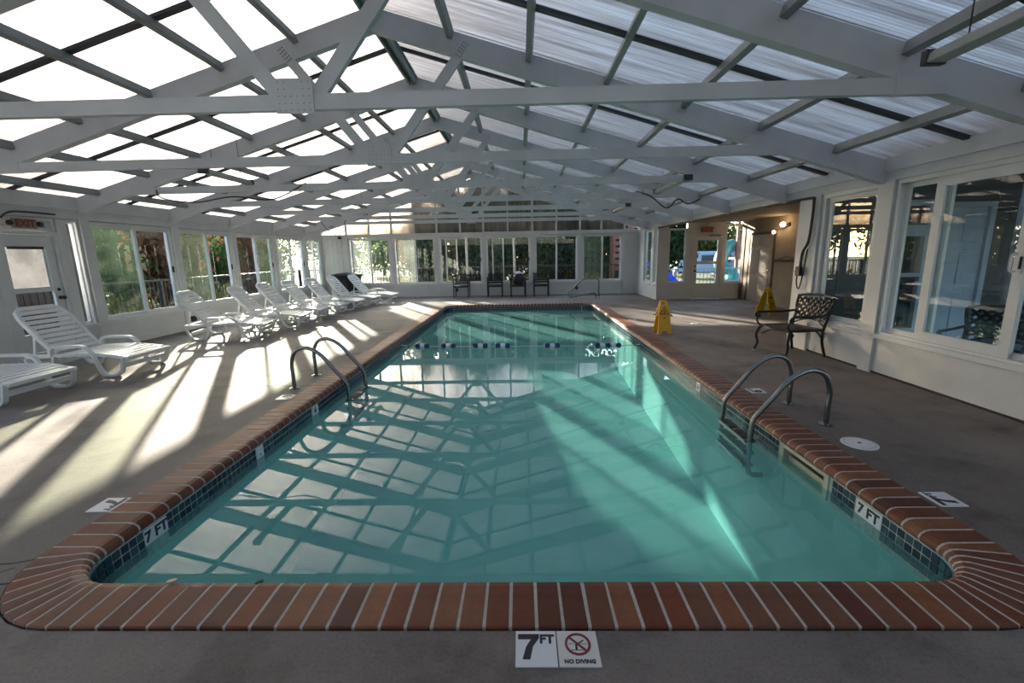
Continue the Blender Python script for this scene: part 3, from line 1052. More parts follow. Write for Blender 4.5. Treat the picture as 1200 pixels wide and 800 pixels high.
# ---- alcove
def amap(a, d, z): return (a, YA1 + d, z)
b = MB(amap)
b.box(XR + .12, 5.0, 0, .12, 0, .48)
b.box(5.88, XA, 0, .12, 0, .46)
b.box(XR + .12, 4.30, 0, .12, .48, 2.2)
b.box(4.83, 5.0, 0, .12, .48, 2.2)
b.box(5.0, 5.88, 0, .12, 1.88, 2.2)
wall_alcove = b.build('wall_alcove', M['paint'])
tag(wall_alcove, kind='structure')
MB(amap).box(5.88, 5.93, 0, .12, .46, 2.2).build('post', M['paint'], wall_alcove)
MB(amap).box(6.5, XA + .12, 0, .12, .46, 2.2).build('post', M['paint'], wall_alcove)
window(amap, 4.30, 4.83, .48, 2.05, sashes=[(4.33, 4.80, .04, .07, 'glass', .025)], fw=.03)
window(amap, 5.93, 6.5, .46, 2.14, sashes=[(5.96, 6.47, .04, .07, 'glass', .03)], fw=.03)
MB(amap).box(5.0, 5.88, .0, .1, 1.84, 1.885).build('lintel', M['paint'], wall_alcove)
d2 = empty('door_2')
tag(d2, kind='structure')
b = MB(amap)
b.box(5.0, 5.04, -.02, .1, 0, 1.84)
b.box(5.84, 5.88, -.02, .1, 0, 1.84)
b.box(5.04, 5.84, -.02, .1, 1.80, 1.84)
b.build('door_frame', M['paint'], d2)
b = MB(amap)
b.box(5.05, 5.15, .02, .07, .02, 1.79)
b.box(5.73, 5.83, .02, .07, .02, 1.79)
b.box(5.15, 5.73, .02, .07, 1.70, 1.79)
b.box(5.15, 5.73, .02, .07, 1.02, 1.10)
b.box(5.15, 5.73, .02, .07, .02, .46)
leaf = b.build('door_leaf', M['paint'], d2)
MB(amap).quad((5.15, .045, 1.10), (5.73, .045, 1.10), (5.73, .045, 1.70), (5.15, .045, 1.70)).build('upper_pane', M['glass'], leaf)
MB(amap).quad((5.15, .045, .46), (5.73, .045, .46), (5.73, .045, 1.02), (5.15, .045, 1.02)).build('lower_pane', M['glass'], leaf)
MB().lathe([(.028, 0), (.028, -.012), (.012, -.02), (.012, -.045), (.028, -.055), (.001, -.07)], seg=10, axis='y').build('knob', M['blackp'], d2, loc=(5.10, YA1 + .02, .82))
MB().lathe([(.022, 0), (.022, -.014), (.001, -.02)], seg=10, axis='y').build('deadbolt', M['blackp'], d2, loc=(5.10, YA1 + .02, .96))
MB(amap).box(5.45, 5.78, -.06, -.02, 1.815, 1.845).build('door_closer', M['batten'], d2)

def smap(a, d, z): return (XA + d, a, z)
b = MB(smap)
b.box(YA0, YA1, 0, .12, 0, 2.2)
wall_side = b.build('wall_alcove_side', M['tan'])
tag(wall_side, kind='structure')
MB(smap).box(YA0, 11.45, -.014, 0, 0, .62).build('wainscot', M['tan'], wall_side)
MB(smap).box(YA0, 11.45, -.05, 0, 1.10, 1.16).build('chair_rail', M['wood'], wall_side)
MB(smap).box(13.05, 13.2, -.02, 0, 0, 2.1).build('corner_trim', M['wood'], wall_side)
d3 = empty('door_3')
tag(d3, kind='structure')
b = MB(smap)
b.box(11.52, 11.60, -.025, .0, 0, 1.86)
b.box(12.74, 12.82, -.025, .0, 0, 1.86)
b.box(11.60, 12.74, -.025, .0, 1.79, 1.86)
b.build('door_frame', M['wood'], d3)
leaf = MB(smap).box(11.60, 12.74, -.015, .0, .01, 1.79).build('door_leaf', M['tandoor'], d3)
for a0 in (11.72, 12.25):
    for z0, z1 in ((.12, .68), (.80, 1.42), (1.50, 1.70)):
        MB(smap).box(a0, a0 + .38, -.026, -.015, z0, z1).build('door_panel', M['tandoor'], leaf, bevel=.008)
MB().lathe([(.028, 0), (.012, -.02), (.028, -.05), (.001, -.065)], seg=10, axis='x').build('knob', M['brassy'], d3, loc=(XA - .015, 11.66, .86))
# alcove front return, ceiling, fascia above its opening
b = MB()
b.box(XR + .14, 9.6, YA0 - .0, YA0 + .12, -.05, 2.7)
w_ = b.build('wall_alcove_return', M['tan'])
tag(w_, kind='structure')
c_ = MB().box(XR, XA + .12, YA0, YA1 + .12, 2.2, 2.26).build('ceiling_alcove', M['tan'])
tag(c_, kind='structure')
MB().box(XR - .035, XR + .03, YA0, YA1, 2.06, 2.098).build('fascia', M['wood'], c_)
# wall behind the viewer
b = MB()
b.box(XL - .1, XR + .1, YB - .12, YB, 0, ZHEAD + .1)
w_ = b.build('wall_near', M['paint'])
tag(w_, kind='structure')
b = MB()
b.add([(XL, YB - .05, ZHEAD + .1), (XR, YB - .05, ZHEAD + .1), (XR, YB - .05, roofz(XR)), (XRIDGE, YB - .05, ZR), (XL, YB - .05, roofz(XL))], [(0, 1, 2, 3, 4)])
b.build('gable_pane', M['frost'], w_)

# ------------------------------------------------------------------ roof
ceil = empty('ceiling')
tag(ceil, kind='structure')
ang = math.atan(SL)
YT = [YB, -.31, 1.52] + TY + [YF + .1]
# panels: two per bay and side, ribs run down the slope
for y0, y1 in zip(YT, YT[1:]):
    ym = (y0 + y1) / 2
    for (a, c) in ((y0, ym), (ym, y1)):
        for sgn in (-1, 1):
            L = ((XRIDGE - XL) if sgn < 0 else (XR - XRIDGE)) / math.cos(ang) + .25
            h = (c - a) / 2
            me = MB().box(0.0, L, -h, h, 0, .012).mesh('roof_panel', M['roof'])
            o = link('roof_panel', me, ceil)
            o.matrix_local = Matrix.Translation((XRIDGE, (a + c) / 2, ZR + .03)) @ (Matrix.Rotation(PI, 4, 'Z') if sgn < 0 else Matrix.Identity(4)) @ Matrix.Rotation(ang, 4, 'Y')
    for sgn, sx in ((-1, XL), (1, XR)):
        MB().beam((XRIDGE, ym, ZR + .012), (sx, ym, roofz(sx) + .012), .065, .03).build('panel_joint', M['batten'], ceil)
# purlins between trusses
PX = [.82 * k for k in range(1, 7)]
for y0, y1 in zip(YT, YT[1:]):
    for sgn in (-1, 1):
        for p in PX:
            x = XRIDGE + sgn * p
            z = roofz(x)
            MB().beam((x, y0 + .045, z - .045), (x, y1 - .045, z - .045), .055, .085, up=(math.sin(ang) * sgn, 0, math.cos(ang))).build('purlin', M['purlin'], ceil)
    b = MB()
    b.beam((XRIDGE - .045, y0 + .045, ZR - .07), (XRIDGE - .045, y1 - .045, ZR - .07), .03, .1)
    b.beam((XRIDGE + .045, y0 + .045, ZR - .07), (XRIDGE + .045, y1 - .045, ZR - .07), .03, .1)
    b.beam((XRIDGE, y0 + .045, ZR - .03), (XRIDGE, y1 - .045, ZR - .03), .16, .02)
    b.build('ridge_beam', M['purlin'], ceil)

# trusses
names = ['nearest', 'second', 'third', 'fourth', 'fifth', 'sixth', 'farthest']
RD, RT = .225, .09
def make_truss(y):
    t = empty('roof_truss', (XRIDGE, y, 0))
    zc = 2.45                               # tie beam centre height
    for sgn, sx in ((-1, XL), (1, XR)):
        L = abs(sx - XRIDGE)
        xe = sgn * (L - .0)
        zt = ZR - .005
        b = MB()
        b.prism([(0, zt), (xe, zt - SL * L), (xe, zt - SL * L - RD), (sgn * (L - .03), zt - SL * L - RD), (0, zt - RD)], -RT / 2, RT / 2, 'xz')
        b.build('rafter', M['beam'], t)
        # web from the gusset up to the rafter
        p = Vector((sgn * .10, -.02, zc + .02))
        q = Vector((sgn * 1.0, -.02, ZR - SL * 1.0 - .06))
        wb = MB().beam(p, q, .10, .045, up=(0, 1, 0)).build('web', M['beam'], t)
        nb = MB()
        dd = (q - p).normalized()
        nn = Vector((dd.z, 0, -dd.x))
        for i in range(5):
            for j in (-1, 0, 1):
                c = q - dd * (.03 + i * .035) + nn * j * .025
                nb.box(c.x - .005, c.x + .005, -.056, -.044, c.z - .005, c.z + .005)
        o = nb.build('nail_heads', M['purlin'], wb)
        o['kind'] = 'stuff'
        xs = sgn * 4.2
        sp = MB().box(min(sgn * 4.02, sgn * 4.36), max(sgn * 4.02, sgn * 4.36), -.098, -.05, zc - .056, zc + .056).build('splice_plate', M['beam'], t)
    xa = 4.36
    MB().box(-xa, xa, -.095, -.045, zc - .05, zc + .05).build('tie_beam', M['beam'], t)
    g = MB().box(-.13, .13, -.105, -.095, zc - .075, zc + .145).build('gusset_plate', M['beam'], t)
    nb = MB()
    for ix in range(6):
        for iz in range(5):
            x, z = -.105 + ix * .042, zc - .055 + iz * .044
            if iz >= 3 and 1 < ix < 4: continue
            nb.box(x - .004, x + .004, -.107, -.104, z - .004, z + .004)
    o = nb.build('nail_heads', M['purlin'], g)
    o['kind'] = 'stuff'
    return t
tr0 = make_truss(TY[0])
for i, y in enumerate(TY):
    t = tr0 if i == 0 else copy_tree(tr0)
    t.location = (XRIDGE, y, 0)
    tag(t, 'white timber roof truss with centre gusset, the %s one along the pool hall' % names[i], 'truss', 'roof trusses')

# ------------------------------------------------------------------ hanging lamps and cables
def tube_lamp(loc, L, label, zt):
    t = empty('tube_light', loc)
    tag(t, label, 'lamp')
    b = MB()
    b.prism([(-.055, 0), (-.045, .045), (-.02, .06), (.02, .06), (.045, .045), (.055, 0), (.05, -.006), (-.05, -.006)], -L / 2, L / 2, 'xz')
    b.build('housing', M['tube'], t)
    for y in (-L / 2, L / 2):
        MB().box(-.06, .06, y - .02, y + .02, -.012, .066).build('end_cap', M['batten'], t)
    for y in (-L * .3, L * .3):
        MB().tube([(0, y, .06), (0, y, zt - loc[2])], .004, 5).build('chain', M['batten'], t)
    return t
tube_lamp((2.44, 2.42, 2.46), 1.0, 'grey tube light hanging nearest, above the right deck', 2.70)
tube_lamp((2.44, 7.55, 2.42), 1.5, 'second tube light along the right row, beyond the second truss', 2.76)
tube_lamp((2.44, 11.2, 2.42), 1.5, 'third tube light along the right row, far over the pool steps', 2.76)
tube_lamp((-4.1, 6.5, 2.52), 1.0, 'grey tube light under the bright left roof slope', 3.12)
tube_lamp((-4.1, 11.6, 2.50), 1.0, 'far tube light under the left roof slope', 3.12)
def cable(name, pts, r, label, m='blackp', parent=None, seg=6):
    o = MB().tube(smooth_path(pts, 6), r, seg).build(name, M[m], parent)
    if label: tag(o, label, 'cable')
    return o
cable('lamp_cable', [(2.44, 2.02, 2.545), (2.36, 2.25, 2.62), (2.36, 2.5, 2.66), (2.6, 2.55, 2.56), (3.0, 2.5, 2.36), (3.3, 2.5, 2.26), (3.7, 2.5, 2.24)], .008, 'black cable looping over the nearest tube light')
cable('lamp_cable', [(2.2, 8.77, 2.515), (2.45, 8.72, 2.42), (2.75, 8.70, 2.20), (2.95, 8.71, 2.36), (3.15, 8.72, 2.27), (3.4, 8.79, 2.36)], .012, 'black cable drooping between the right tube lights')
cable('lamp_cable', [(-5.5, 6.94, 2.51), (-5.4, 6.88, 2.34), (-4.9, 6.87, 2.26), (-4.3, 6.87, 2.33), (-3.7, 6.87, 2.28), (-3.2, 6.93, 2.515)], .010, 'dark cable sagging under the left slope between two trusses')
cable('lamp_cable', [(-5.5, 12.44, 2.51), (-5.3, 12.38, 2.2), (-5.0, 12.37, 2.0), (-4.85, 12.38, 2.2), (-4.7, 12.44, 2.51)], .009, 'dark cable loop near the far left corner')
cable('door_cable', [(-6.82, 5.9, 2.00), (-6.80, 5.95, 2.06), (-6.80, 6.1, 2.10), (-6.80, 6.6, 2.10)], .012, 'thin black cable running from the left exit sign along the header')

# power box and conduit on the right corner post
t = empty('power_box', (XR - .03, 6.42, 1.10))
tag(t, 'black switch box on the right corner post by the alcove', 'switch box')
MB().box(-.07, 0, -.05, .05, -.07, .06).build('box', M['blackp'], t, bevel=.006)
MB().lathe([(.03, 0), (.03, .05), (.02, .06), (.001, .06)], c=(-.035, .05, .0), seg=10, axis='y').build('plug', M['tube'], t)
cable('conduit', [(XR - .06, 6.42, 1.16), (XR - .06, 6.40, 1.35), (XR - .06, 6.30, 1.5), (XR - .06, 6.27, 1.75), (XR - .06, 6.27, 2.02), (XR - .075, 6.30, 2.07), (XR - .09, 6.8, 2.07)], .018, 'thick black cable climbing the right corner post')
cable('conduit', [(XR - .05, 6.42, 1.30), (XR - .07, 6.46, 1.0), (XR - .07, 6.42, .86), (XR - .07, 6.36, .92), (XR - .06, 6.30, 1.4)], .009, 'slack cable loop hanging below the black switch box')
cable('wall_wire', [(XA - .04, 11.3, 1.14), (XA - .06, 10.9, 1.22), (XA - .06, 10.5, 1.18), (XA - .05, 10.1, 1.2)], .012, 'dark hose lying along the tan alcove wall rail')

# wall outlets
def outlet(loc, face, label):
    t = empty('outlet', loc)
    tag(t, label, 'outlet')
    if face == 'x':
        MB().box(0, .035, -.06, .06, -.055, .055).build('box', M['blackp'], t, bevel=.005)
        for y in (-.03, .03): MB().box(.035, .05, y - .022, y + .022, -.04, .04).build('cover', M['blackp'], t)
    else:
        MB().box(-.05, .05, -.035, 0, -.055, .055).build('box', M['blackp'], t, bevel=.005)
        MB().box(-.035, .035, -.05, -.035, -.04, .04).build('cover', M['blackp'], t)
outlet((XL + .03, 9.0, .22), 'x', 'black outdoor outlet low on the left wall behind the loungers')
outlet((-2.25, YF - .02, .22), 'y', 'black outlet low on the far wall beside the first armchair')
outlet((1.93, YF - .02, .22), 'y', 'black outlet low on the far wall behind the handrail')
t = empty('camera_bracket', (-6.2, YF - .02, 2.06))
tag(t, 'small dark security camera high in the far left corner', 'camera')
MB().box(-.04, .04, -.12, 0, -.03, .03).build('body', M['blackp'], t)
MB().box(-.07, .07, -.01, .01, .03, .05).build('mount', M['batten'], t)

# exit signs
def exit_sign(loc, rz, label, dim):
    t = empty('exit_sign', loc, rz)
    tag(t, label, 'sign')
    w_, h_ = dim
    MB().box(-w_ / 2, w_ / 2, -.04, 0, -h_ / 2, h_ / 2).build('housing', M['signbox'], t, bevel=.004)
    link('lettering', text_mesh('lettering', 'EXIT', h_ * .95, M['redsign'], .004), t, (0, -.0415, 0), (PI / 2, 0, 0))
    for s_ in (-1, 1):
        MB().lathe([(.025, -.05), (.035, -.03), (.035, .0), (.02, .02)], c=(s_ * (w_ / 2 + .04), -.02, .0), seg=10, axis='y').build('emergency_lamp', M['blackp'], t)
    return t
exit_sign((XL + .02, 6.16, 1.945), PI / 2, 'EXIT sign with red letters above the left door', (.30, .13))
t = empty('exit_sign', (5.36, YA1 - .03, 2.0))
tag(t, 'small red EXIT sign above the alcove door', 'sign')
MB().box(-.16, .16, -.05, 0, -.07, .07).build('housing', mat('red_housing', (.22, .05, .035), .5), t)
link('lettering', text_mesh('lettering', 'EXIT', .12, mat('exit_letters', (.5, .16, .1), .5), .003), t, (0, -.052, 0), (PI / 2, 0, 0))
for s_ in (-1, 1): MB().lathe([(.025, -.05), (.04, -.03), (.03, .0)], c=(s_ * .21, -.02, .04), seg=10, axis='y').build('emergency_lamp', M['tube'], t)
MB().tube([(0, -.02, .07), (0, -.02, .2)], .008, 6).build('stem', M['tube'], t)

# alcove lamp
t = empty('wall_lamp', (XA, 11.0, 1.98))
tag(t, 'lit round wall lamp and an added globe for its reflection on the tan alcove wall above the rail', 'lamp')
MB().lathe([(.05, 0), (.05, -.03), (.02, -.05), (.02, -.12)], seg=12, axis='x').build('bracket', M['blackp'], t)
MB().lathe([(.015, -.055), (.05, -.035), (.062, 0), (.05, .035), (.015, .055)], c=(-.16, 0, 0), seg=16).build('globe', M['bulb'], t)
MB().lathe([(.012, -.04), (.034, -.025), (.042, 0), (.034, .025), (.012, .04)], c=(-.14, .4, -.16), seg=14).build('globe', M['bulb'], t)  # smaller glowing globe added for the reflection of the real one
MB().tube([(-.02, .0, -.03), (-.06, .2, -.10), (-.10, .4, -.10)], .012, 6).build('arm', M['blackp'], t)
pl = bpy.data.lights.new('wall_lamp_glow', 'POINT')
pl.energy = 3.5
pl.color = (1, .68, .36)
pl.shadow_soft_size = .09
po = bpy.data.objects.new('wall_lamp_glow', pl)
COL.objects.link(po)
po.parent = t
po.location = (-.28, .1, -.02)

# ------------------------------------------------------------------ loungers
def slat_me(y0, y1, th, wd, crown=.0):
    """A slat lying across local y, length along x = wd."""
    return MB().box(-wd / 2, wd / 2, y0, y1, -th, 0).mesh('slat', M['resin'], bevel=.004)
seat_slat = slat_me(-.29, .29, .016, .052)
back_slat = slat_me(-.275, .275, .016, .053)
def make_lounger():
    t = empty('sun_lounger')
    # side rails of the seat: hinge at x=0 (z .27), slight waterfall to the foot at x=.93
    def sz(x): return .272 + (.018 * math.sin(min(1, max(0, (x + .1) / 1.0)) * PI)) - (.035 * max(0, (x - .55) / .38) ** 2)
    b = MB()
    for s_ in (-1, 1):
        pts = [(x, s_ * .315, sz(x) - .018) for x in (-.34, -.2, 0, .15, .3, .45, .6, .75, .86, .93)]
        for p, q in zip(pts, pts[1:]): b.beam(p, q, .052, .045)
    b.beam((.93, -.34, sz(.93) - .012), (.93, .34, sz(.93) - .012), .05, .04)
    b.beam((-.34, -.34, sz(-.34) - .018), (-.34, .34, sz(-.34) - .018), .05, .045)
    b.build('seat_frame', M['resin'], t, bevel=.006)
    for k in range(12):
        x = .05 + k * .074
        o = link('slat', seat_slat, t, (x, 0, sz(x)), (0, -math.atan2(sz(x + .02) - sz(x), .02), 0))
    # back frame, reclined
    L, a = .72, R(129)
    ca, sa = math.cos(a), math.sin(a)
    hx, hz = .0, .275
    def bp(u, y, dz=0): return (hx + ca * u + sa * dz * -1 * -1 * 0 - sa * dz, y, hz + sa * u + ca * dz)
    b = MB()
    for s_ in (-1, 1):
        pts = [bp(u, s_ * y_) for u, y_ in ((0, .30), (.3, .305), (.55, .30), (.68, .27), (.72, .20))]
        for p, q in zip(pts, pts[1:]): b.beam(p, q, .045, .05, up=(sa, 0, -ca))
    b.beam(bp(.715, -.22), bp(.715, .22), .06, .05, up=(sa, 0, -ca))
    bf = b.build('backrest_frame', M['resin'], t, bevel=.006)
    for k in range(9):
        u = .05 + k * .075
        o = link('slat', back_slat, t, bp(u, 0), (0, -a, 0))
    for s_ in (-1, 1):
        MB().beam(bp(.42, s_ * .24), (-.33, s_ * .24, .24), .025, .03).build('back_support', M['resin'], t)
    # legs with loop arms at each side
    for s_ in (-1, 1):
        y = s_ * .345
        arm = round_corners([(-.02, y, .03 + .22), (.0, y, .375), (.10, y, .385), (.42, y, .385), (.50, y, .32), (.60, y, .06), (.66, y, .015)], .06, 4)
        b = MB()
        for p, q in zip(arm, arm[1:]): b.beam(p, q, .045, .032)
        b.build('armrest', M['resin'], t)
        fl = round_corners([(.52, y, .27), (.60, y, .05), (.66, y, .014), (.80, y, .014), (.86, y, .05), (.90, y, .235)], .05, 4)
        b = MB()
        for p, q in zip(fl, fl[1:]): b.beam(p, q, .05, .028)
        b.build('leg', M['resin'], t)
        rl = round_corners([(.03, y, .26), (.0, y, .10), (-.06, y, .014), (-.20, y, .014), (-.27, y, .06), (-.34, y, .235)], .05, 4)
        b = MB()
        for p, q in zip(rl, rl[1:]): b.beam(p, q, .05, .028)
        b.build('leg', M['resin'], t)
    MB().box(.845, .875, -.34, .34, .10, .15).build('cross_bar', M['resin'], t)
    MB().box(-.26, -.23, -.34, .34, .10, .15).build('cross_bar', M['resin'], t)
    return t
lg0 = make_lounger()
LG = [(-5.86, 5.63, 0, 'white slatted resin sun lounger standing clear in front of the left exit door'),
      (-6.02, 4.47, 0, 'nearest white sun lounger of the row, only its foot end in view'),
      (-5.68, 8.04, 10.7, 'white sun lounger third from the viewer, beside the low black wall outlet'),
      (-5.52, 9.20, 9, 'white sun lounger fourth from the viewer along the left wall'),
      (-5.58, 10.30, 5, 'white sun lounger fifth from the viewer, amid the overlapping row'),
      (-5.48, 11.20, 3, 'white sun lounger sixth from the viewer, amid the overlapping row'),
      (-5.40, 12.25, 0, 'white sun lounger third from the far end of the row'),
      (-5.25, 13.25, -2, 'white sun lounger second from the far end, before the black covered table'),
      (-4.95, 14.15, -3, 'white sun lounger last in the row, nearest the far wall')]
for i, (x, y, a, lb) in enumerate(LG):
    t = lg0 if i == 0 else copy_tree(lg0)
    t.location = (x, y, 0)
    t.rotation_euler = (0, 0, R(a))
    tag(t, lb, 'sun lounger', 'white sun loungers along the left wall')

# black covered table in the far left corner
t = empty('covered_table', (-5.85, 15.02, 0))
tag(t, 'black covered round table in the far left corner behind the last loungers', 'table')
b = MB()
prof = [(.38, .0), (.40, .3), (.43, .66), (.47, .80)]
seg = 20
vs, fs = [], []
for i, (r_, z) in enumerate(prof):
    for k in range(seg):
        rr_ = r_ * (1 + .06 * (1 - z) * math.cos(k * PI))
        vs.append((rr_ * math.cos(2 * PI * k / seg), rr_ * math.sin(2 * PI * k / seg), z))
for i in range(len(prof) - 1):
    for k in range(seg): fs.append((i * seg + k, i * seg + (k + 1) % seg, (i + 1) * seg + (k + 1) % seg, (i + 1) * seg + k))
b.add(vs, fs, True)
b.build('cover', M['blackp'], t)
MB().lathe([(.46, .80), (.52, .82), (.51, .85), (.3, .89), (.001, .91)], seg=24).build('tabletop', M['black'], t)

# ------------------------------------------------------------------ black armchairs along the far wall
def make_patio_chair():
    t = empty('patio_armchair')
    W, D = .24, .23
    for sx in (-1, 1):
        MB().beam((sx * W, -D, 0), (sx * W, -D, .64), .032, .032).build('leg', M['black'], t)
        MB().beam((sx * W, D, 0), (sx * W, D + .05, .78), .032, .032).build('leg', M['black'], t)
        MB().beam((sx * W, -D - .02, .65), (sx * W, D + .04, .65), .045, .025).build('armrest', M['black'], t)
    MB().box(-W, W, -D, D, .365, .40).build('seat', M['black'], t)
    for k in range(5):
        MB().beam((-W, D + .03, .47 + k * .066), (W, D + .035, .47 + k * .066), .02, .05).build('back_slat', M['black'], t)
    MB().beam((-W, -D, .36), (W, -D, .36), .03, .04).build('front_rail', M['black'], t)
    return t
pc = make_patio_chair()
for i, (x, y, rz, lb) in enumerate(((-2.02, 15.15, 0, 'black metal armchair first from the left along the far wall'),
                                   (-.88, 15.15, 0, 'black metal armchair second from the left along the far wall'),
                                   (-.10, 15.1, .06, 'black metal armchair third along the far wall, with a dark bag on it'),
                                   (.68, 15.1, .0, 'black metal armchair nearest the handrail along the far wall'))):
    t = pc if i == 0 else copy_tree(pc)
    t.location = (x, y, 0)
    t.rotation_euler = (0, 0, rz)
    tag(t, lb, 'chair', 'black armchairs along the far wall')
t = empty('bag', (-.08, 15.08, .40))
tag(t, 'dark bulky bag with a pale towel on top, on the third far armchair', 'bag')
b = MB()
prof = [(.12, .005), (.17, .03), (.185, .16), (.17, .30), (.12, .36), (.001, .37)]
b.lathe(prof, seg=14)
b.build('body', M['blackp'], t)
b = MB()
b.lathe([(.12, .36), (.135, .38), (.12, .41), (.05, .43), (.001, .432)], seg=12)
b.build('towel', M['towel'], t)

# ------------------------------------------------------------------ wrought black armchair by the right wall
def make_bistro():
    """faces local -y; lattice back."""
    t = empty('garden_armchair')
    m = M['black']
    W, D, HS = .27, .25, .36
    # seat with slats
    b = MB()
    pts = round_corners([(-W, D, HS), (-W - .01, -D + .05, HS + .005), (0, -D - .04, HS + .005), (W + .01, -D + .05, HS + .005), (W, D, HS)], .08, 4)
    for p, q in zip(pts, pts[1:]): b.beam(p, q, .03, .03)
    b.beam((-W, D, HS), (W, D, HS), .03, .03)
    b.build('seat_frame', m, t)
    for k in range(7):
        x = -.228 + k * .076
        MB().beam((x, -D + .0, HS + .004), (x, D, HS), .068, .014).build('seat_slat', m, t)
    for s_ in (-1, 1):
        fl = smooth_path([(s_ * W, -D + .02, HS), (s_ * (W + .025), -D - .02, .24), (s_ * (W + .01), -D + .0, .12), (s_ * (W + .03), -D - .05, 0)], 4)
        MB().tube(fl, .017, 8, radii=[.020 - .006 * i / (len(fl) - 1) for i in range(len(fl))]).build('leg', m, t)
        rl = smooth_path([(s_ * W, D, HS), (s_ * (W - .01), D + .01, .2), (s_ * (W + .01), D + .06, 0)], 4)
        MB().tube(rl, .017, 8).build('leg', m, t)
        # foot of white metal
        MB().tube([(s_ * (W + .028), -D - .047, .0), (s_ * (W + .024), -D - .04, .03)], .0175, 8).build('foot_cap', M['tube'], t)
        up = smooth_path([(s_ * W, D, HS), (s_ * (W - .005), D + .05, .52), (s_ * (W + .015), D + .07, .66), (s_ * (W + .03), D + .105, .76)], 4)
        MB().tube(up, .018, 8).build('back_post', m, t)
        ar = smooth_path([(s_ * (W + .01), D + .06, .56), (s_ * (W + .04), D - .12, .545), (s_ * (W + .05), -D + .05, .55), (s_ * (W + .05), -D - .0, .545), (s_ * (W + .05), -D - .03, .51), (s_ * (W + .04), -D - .005, .485), (s_ * (W + .03), -D + .03, .50)], 5)
        MB().tube(ar, .016, 8).build('armrest', m, t)
        MB().tube(smooth_path([(s_ * (W + .045), -D + .02, .53), (s_ * (W + .02), -D - .03, .44), (s_ * W, -D + .02, HS)], 5), .013, 7).build('arm_support', m, t)
        MB().tube(smooth_path([(s_ * W, -D + .04, .25), (s_ * (W - .06), -D + .12, .31), (s_ * (W - .16), -D + .06, HS - .015)], 5), .010, 6).build('leg_brace', m, t)
        MB().tube(smooth_path([(s_ * W, D + .01, .22), (s_ * (W - .08), D, .31), (s_ * (W - .2), D, HS - .01)], 5), .010, 6).build('leg_brace', m, t)
    def bk(x, z): return (x, D + .02 + .20 * (z - .42) + .03 * (1 - (x / .27) ** 2), z)
    top = [bk(x, .765 + .035 * (1 - (x / .29) ** 2)) for x in [-.29 + .058 * i for i in range(11)]]
    MB().tube(top, .018, 8).build('top_rail', m, t)
    low = [bk(x, .47 + .02 * (1 - (x / .27) ** 2)) for x in [-.27 + .054 * i for i in range(11)]]
    MB().tube(low, .013, 8).build('lower_rail', m, t)
    MB().tube([bk(x, .39 + .08 * (1 - abs(x / .26) ** 2)) for x in [-.26 + .052 * i for i in range(11)]], .011, 6).build('apron_curve', m, t)
    for sg in (-1, 1):
        for k in range(-4, 9):
            pts = []
            for i in range(12):
                z = .485 + i * .024
                x = -.27 + k * .082 + sg * (z - .485) * .95 + (0 if sg > 0 else .26)
                if abs(x) < .272 and z < .765 + .035 * (1 - (x / .29) ** 2): pts.append(bk(x, z))
            if len(pts) > 1: MB().tube(pts, .016, 5).build('lattice_bar', m, t)
    return t
gc = make_bistro()
gc.location = (3.62, 5.98, 0)
gc.rotation_euler = (0, 0, R(-80))
tag(gc, 'black cast metal armchair with lattice back by the right wall windows', 'chair')
g2 = copy_tree(gc)
g2.location = (4.78, 4.55, -.03)
g2.rotation_euler = (0, 0, R(-60))
tag(g2, 'black lattice armchair outside on the porch, seen through the right glass', 'chair')

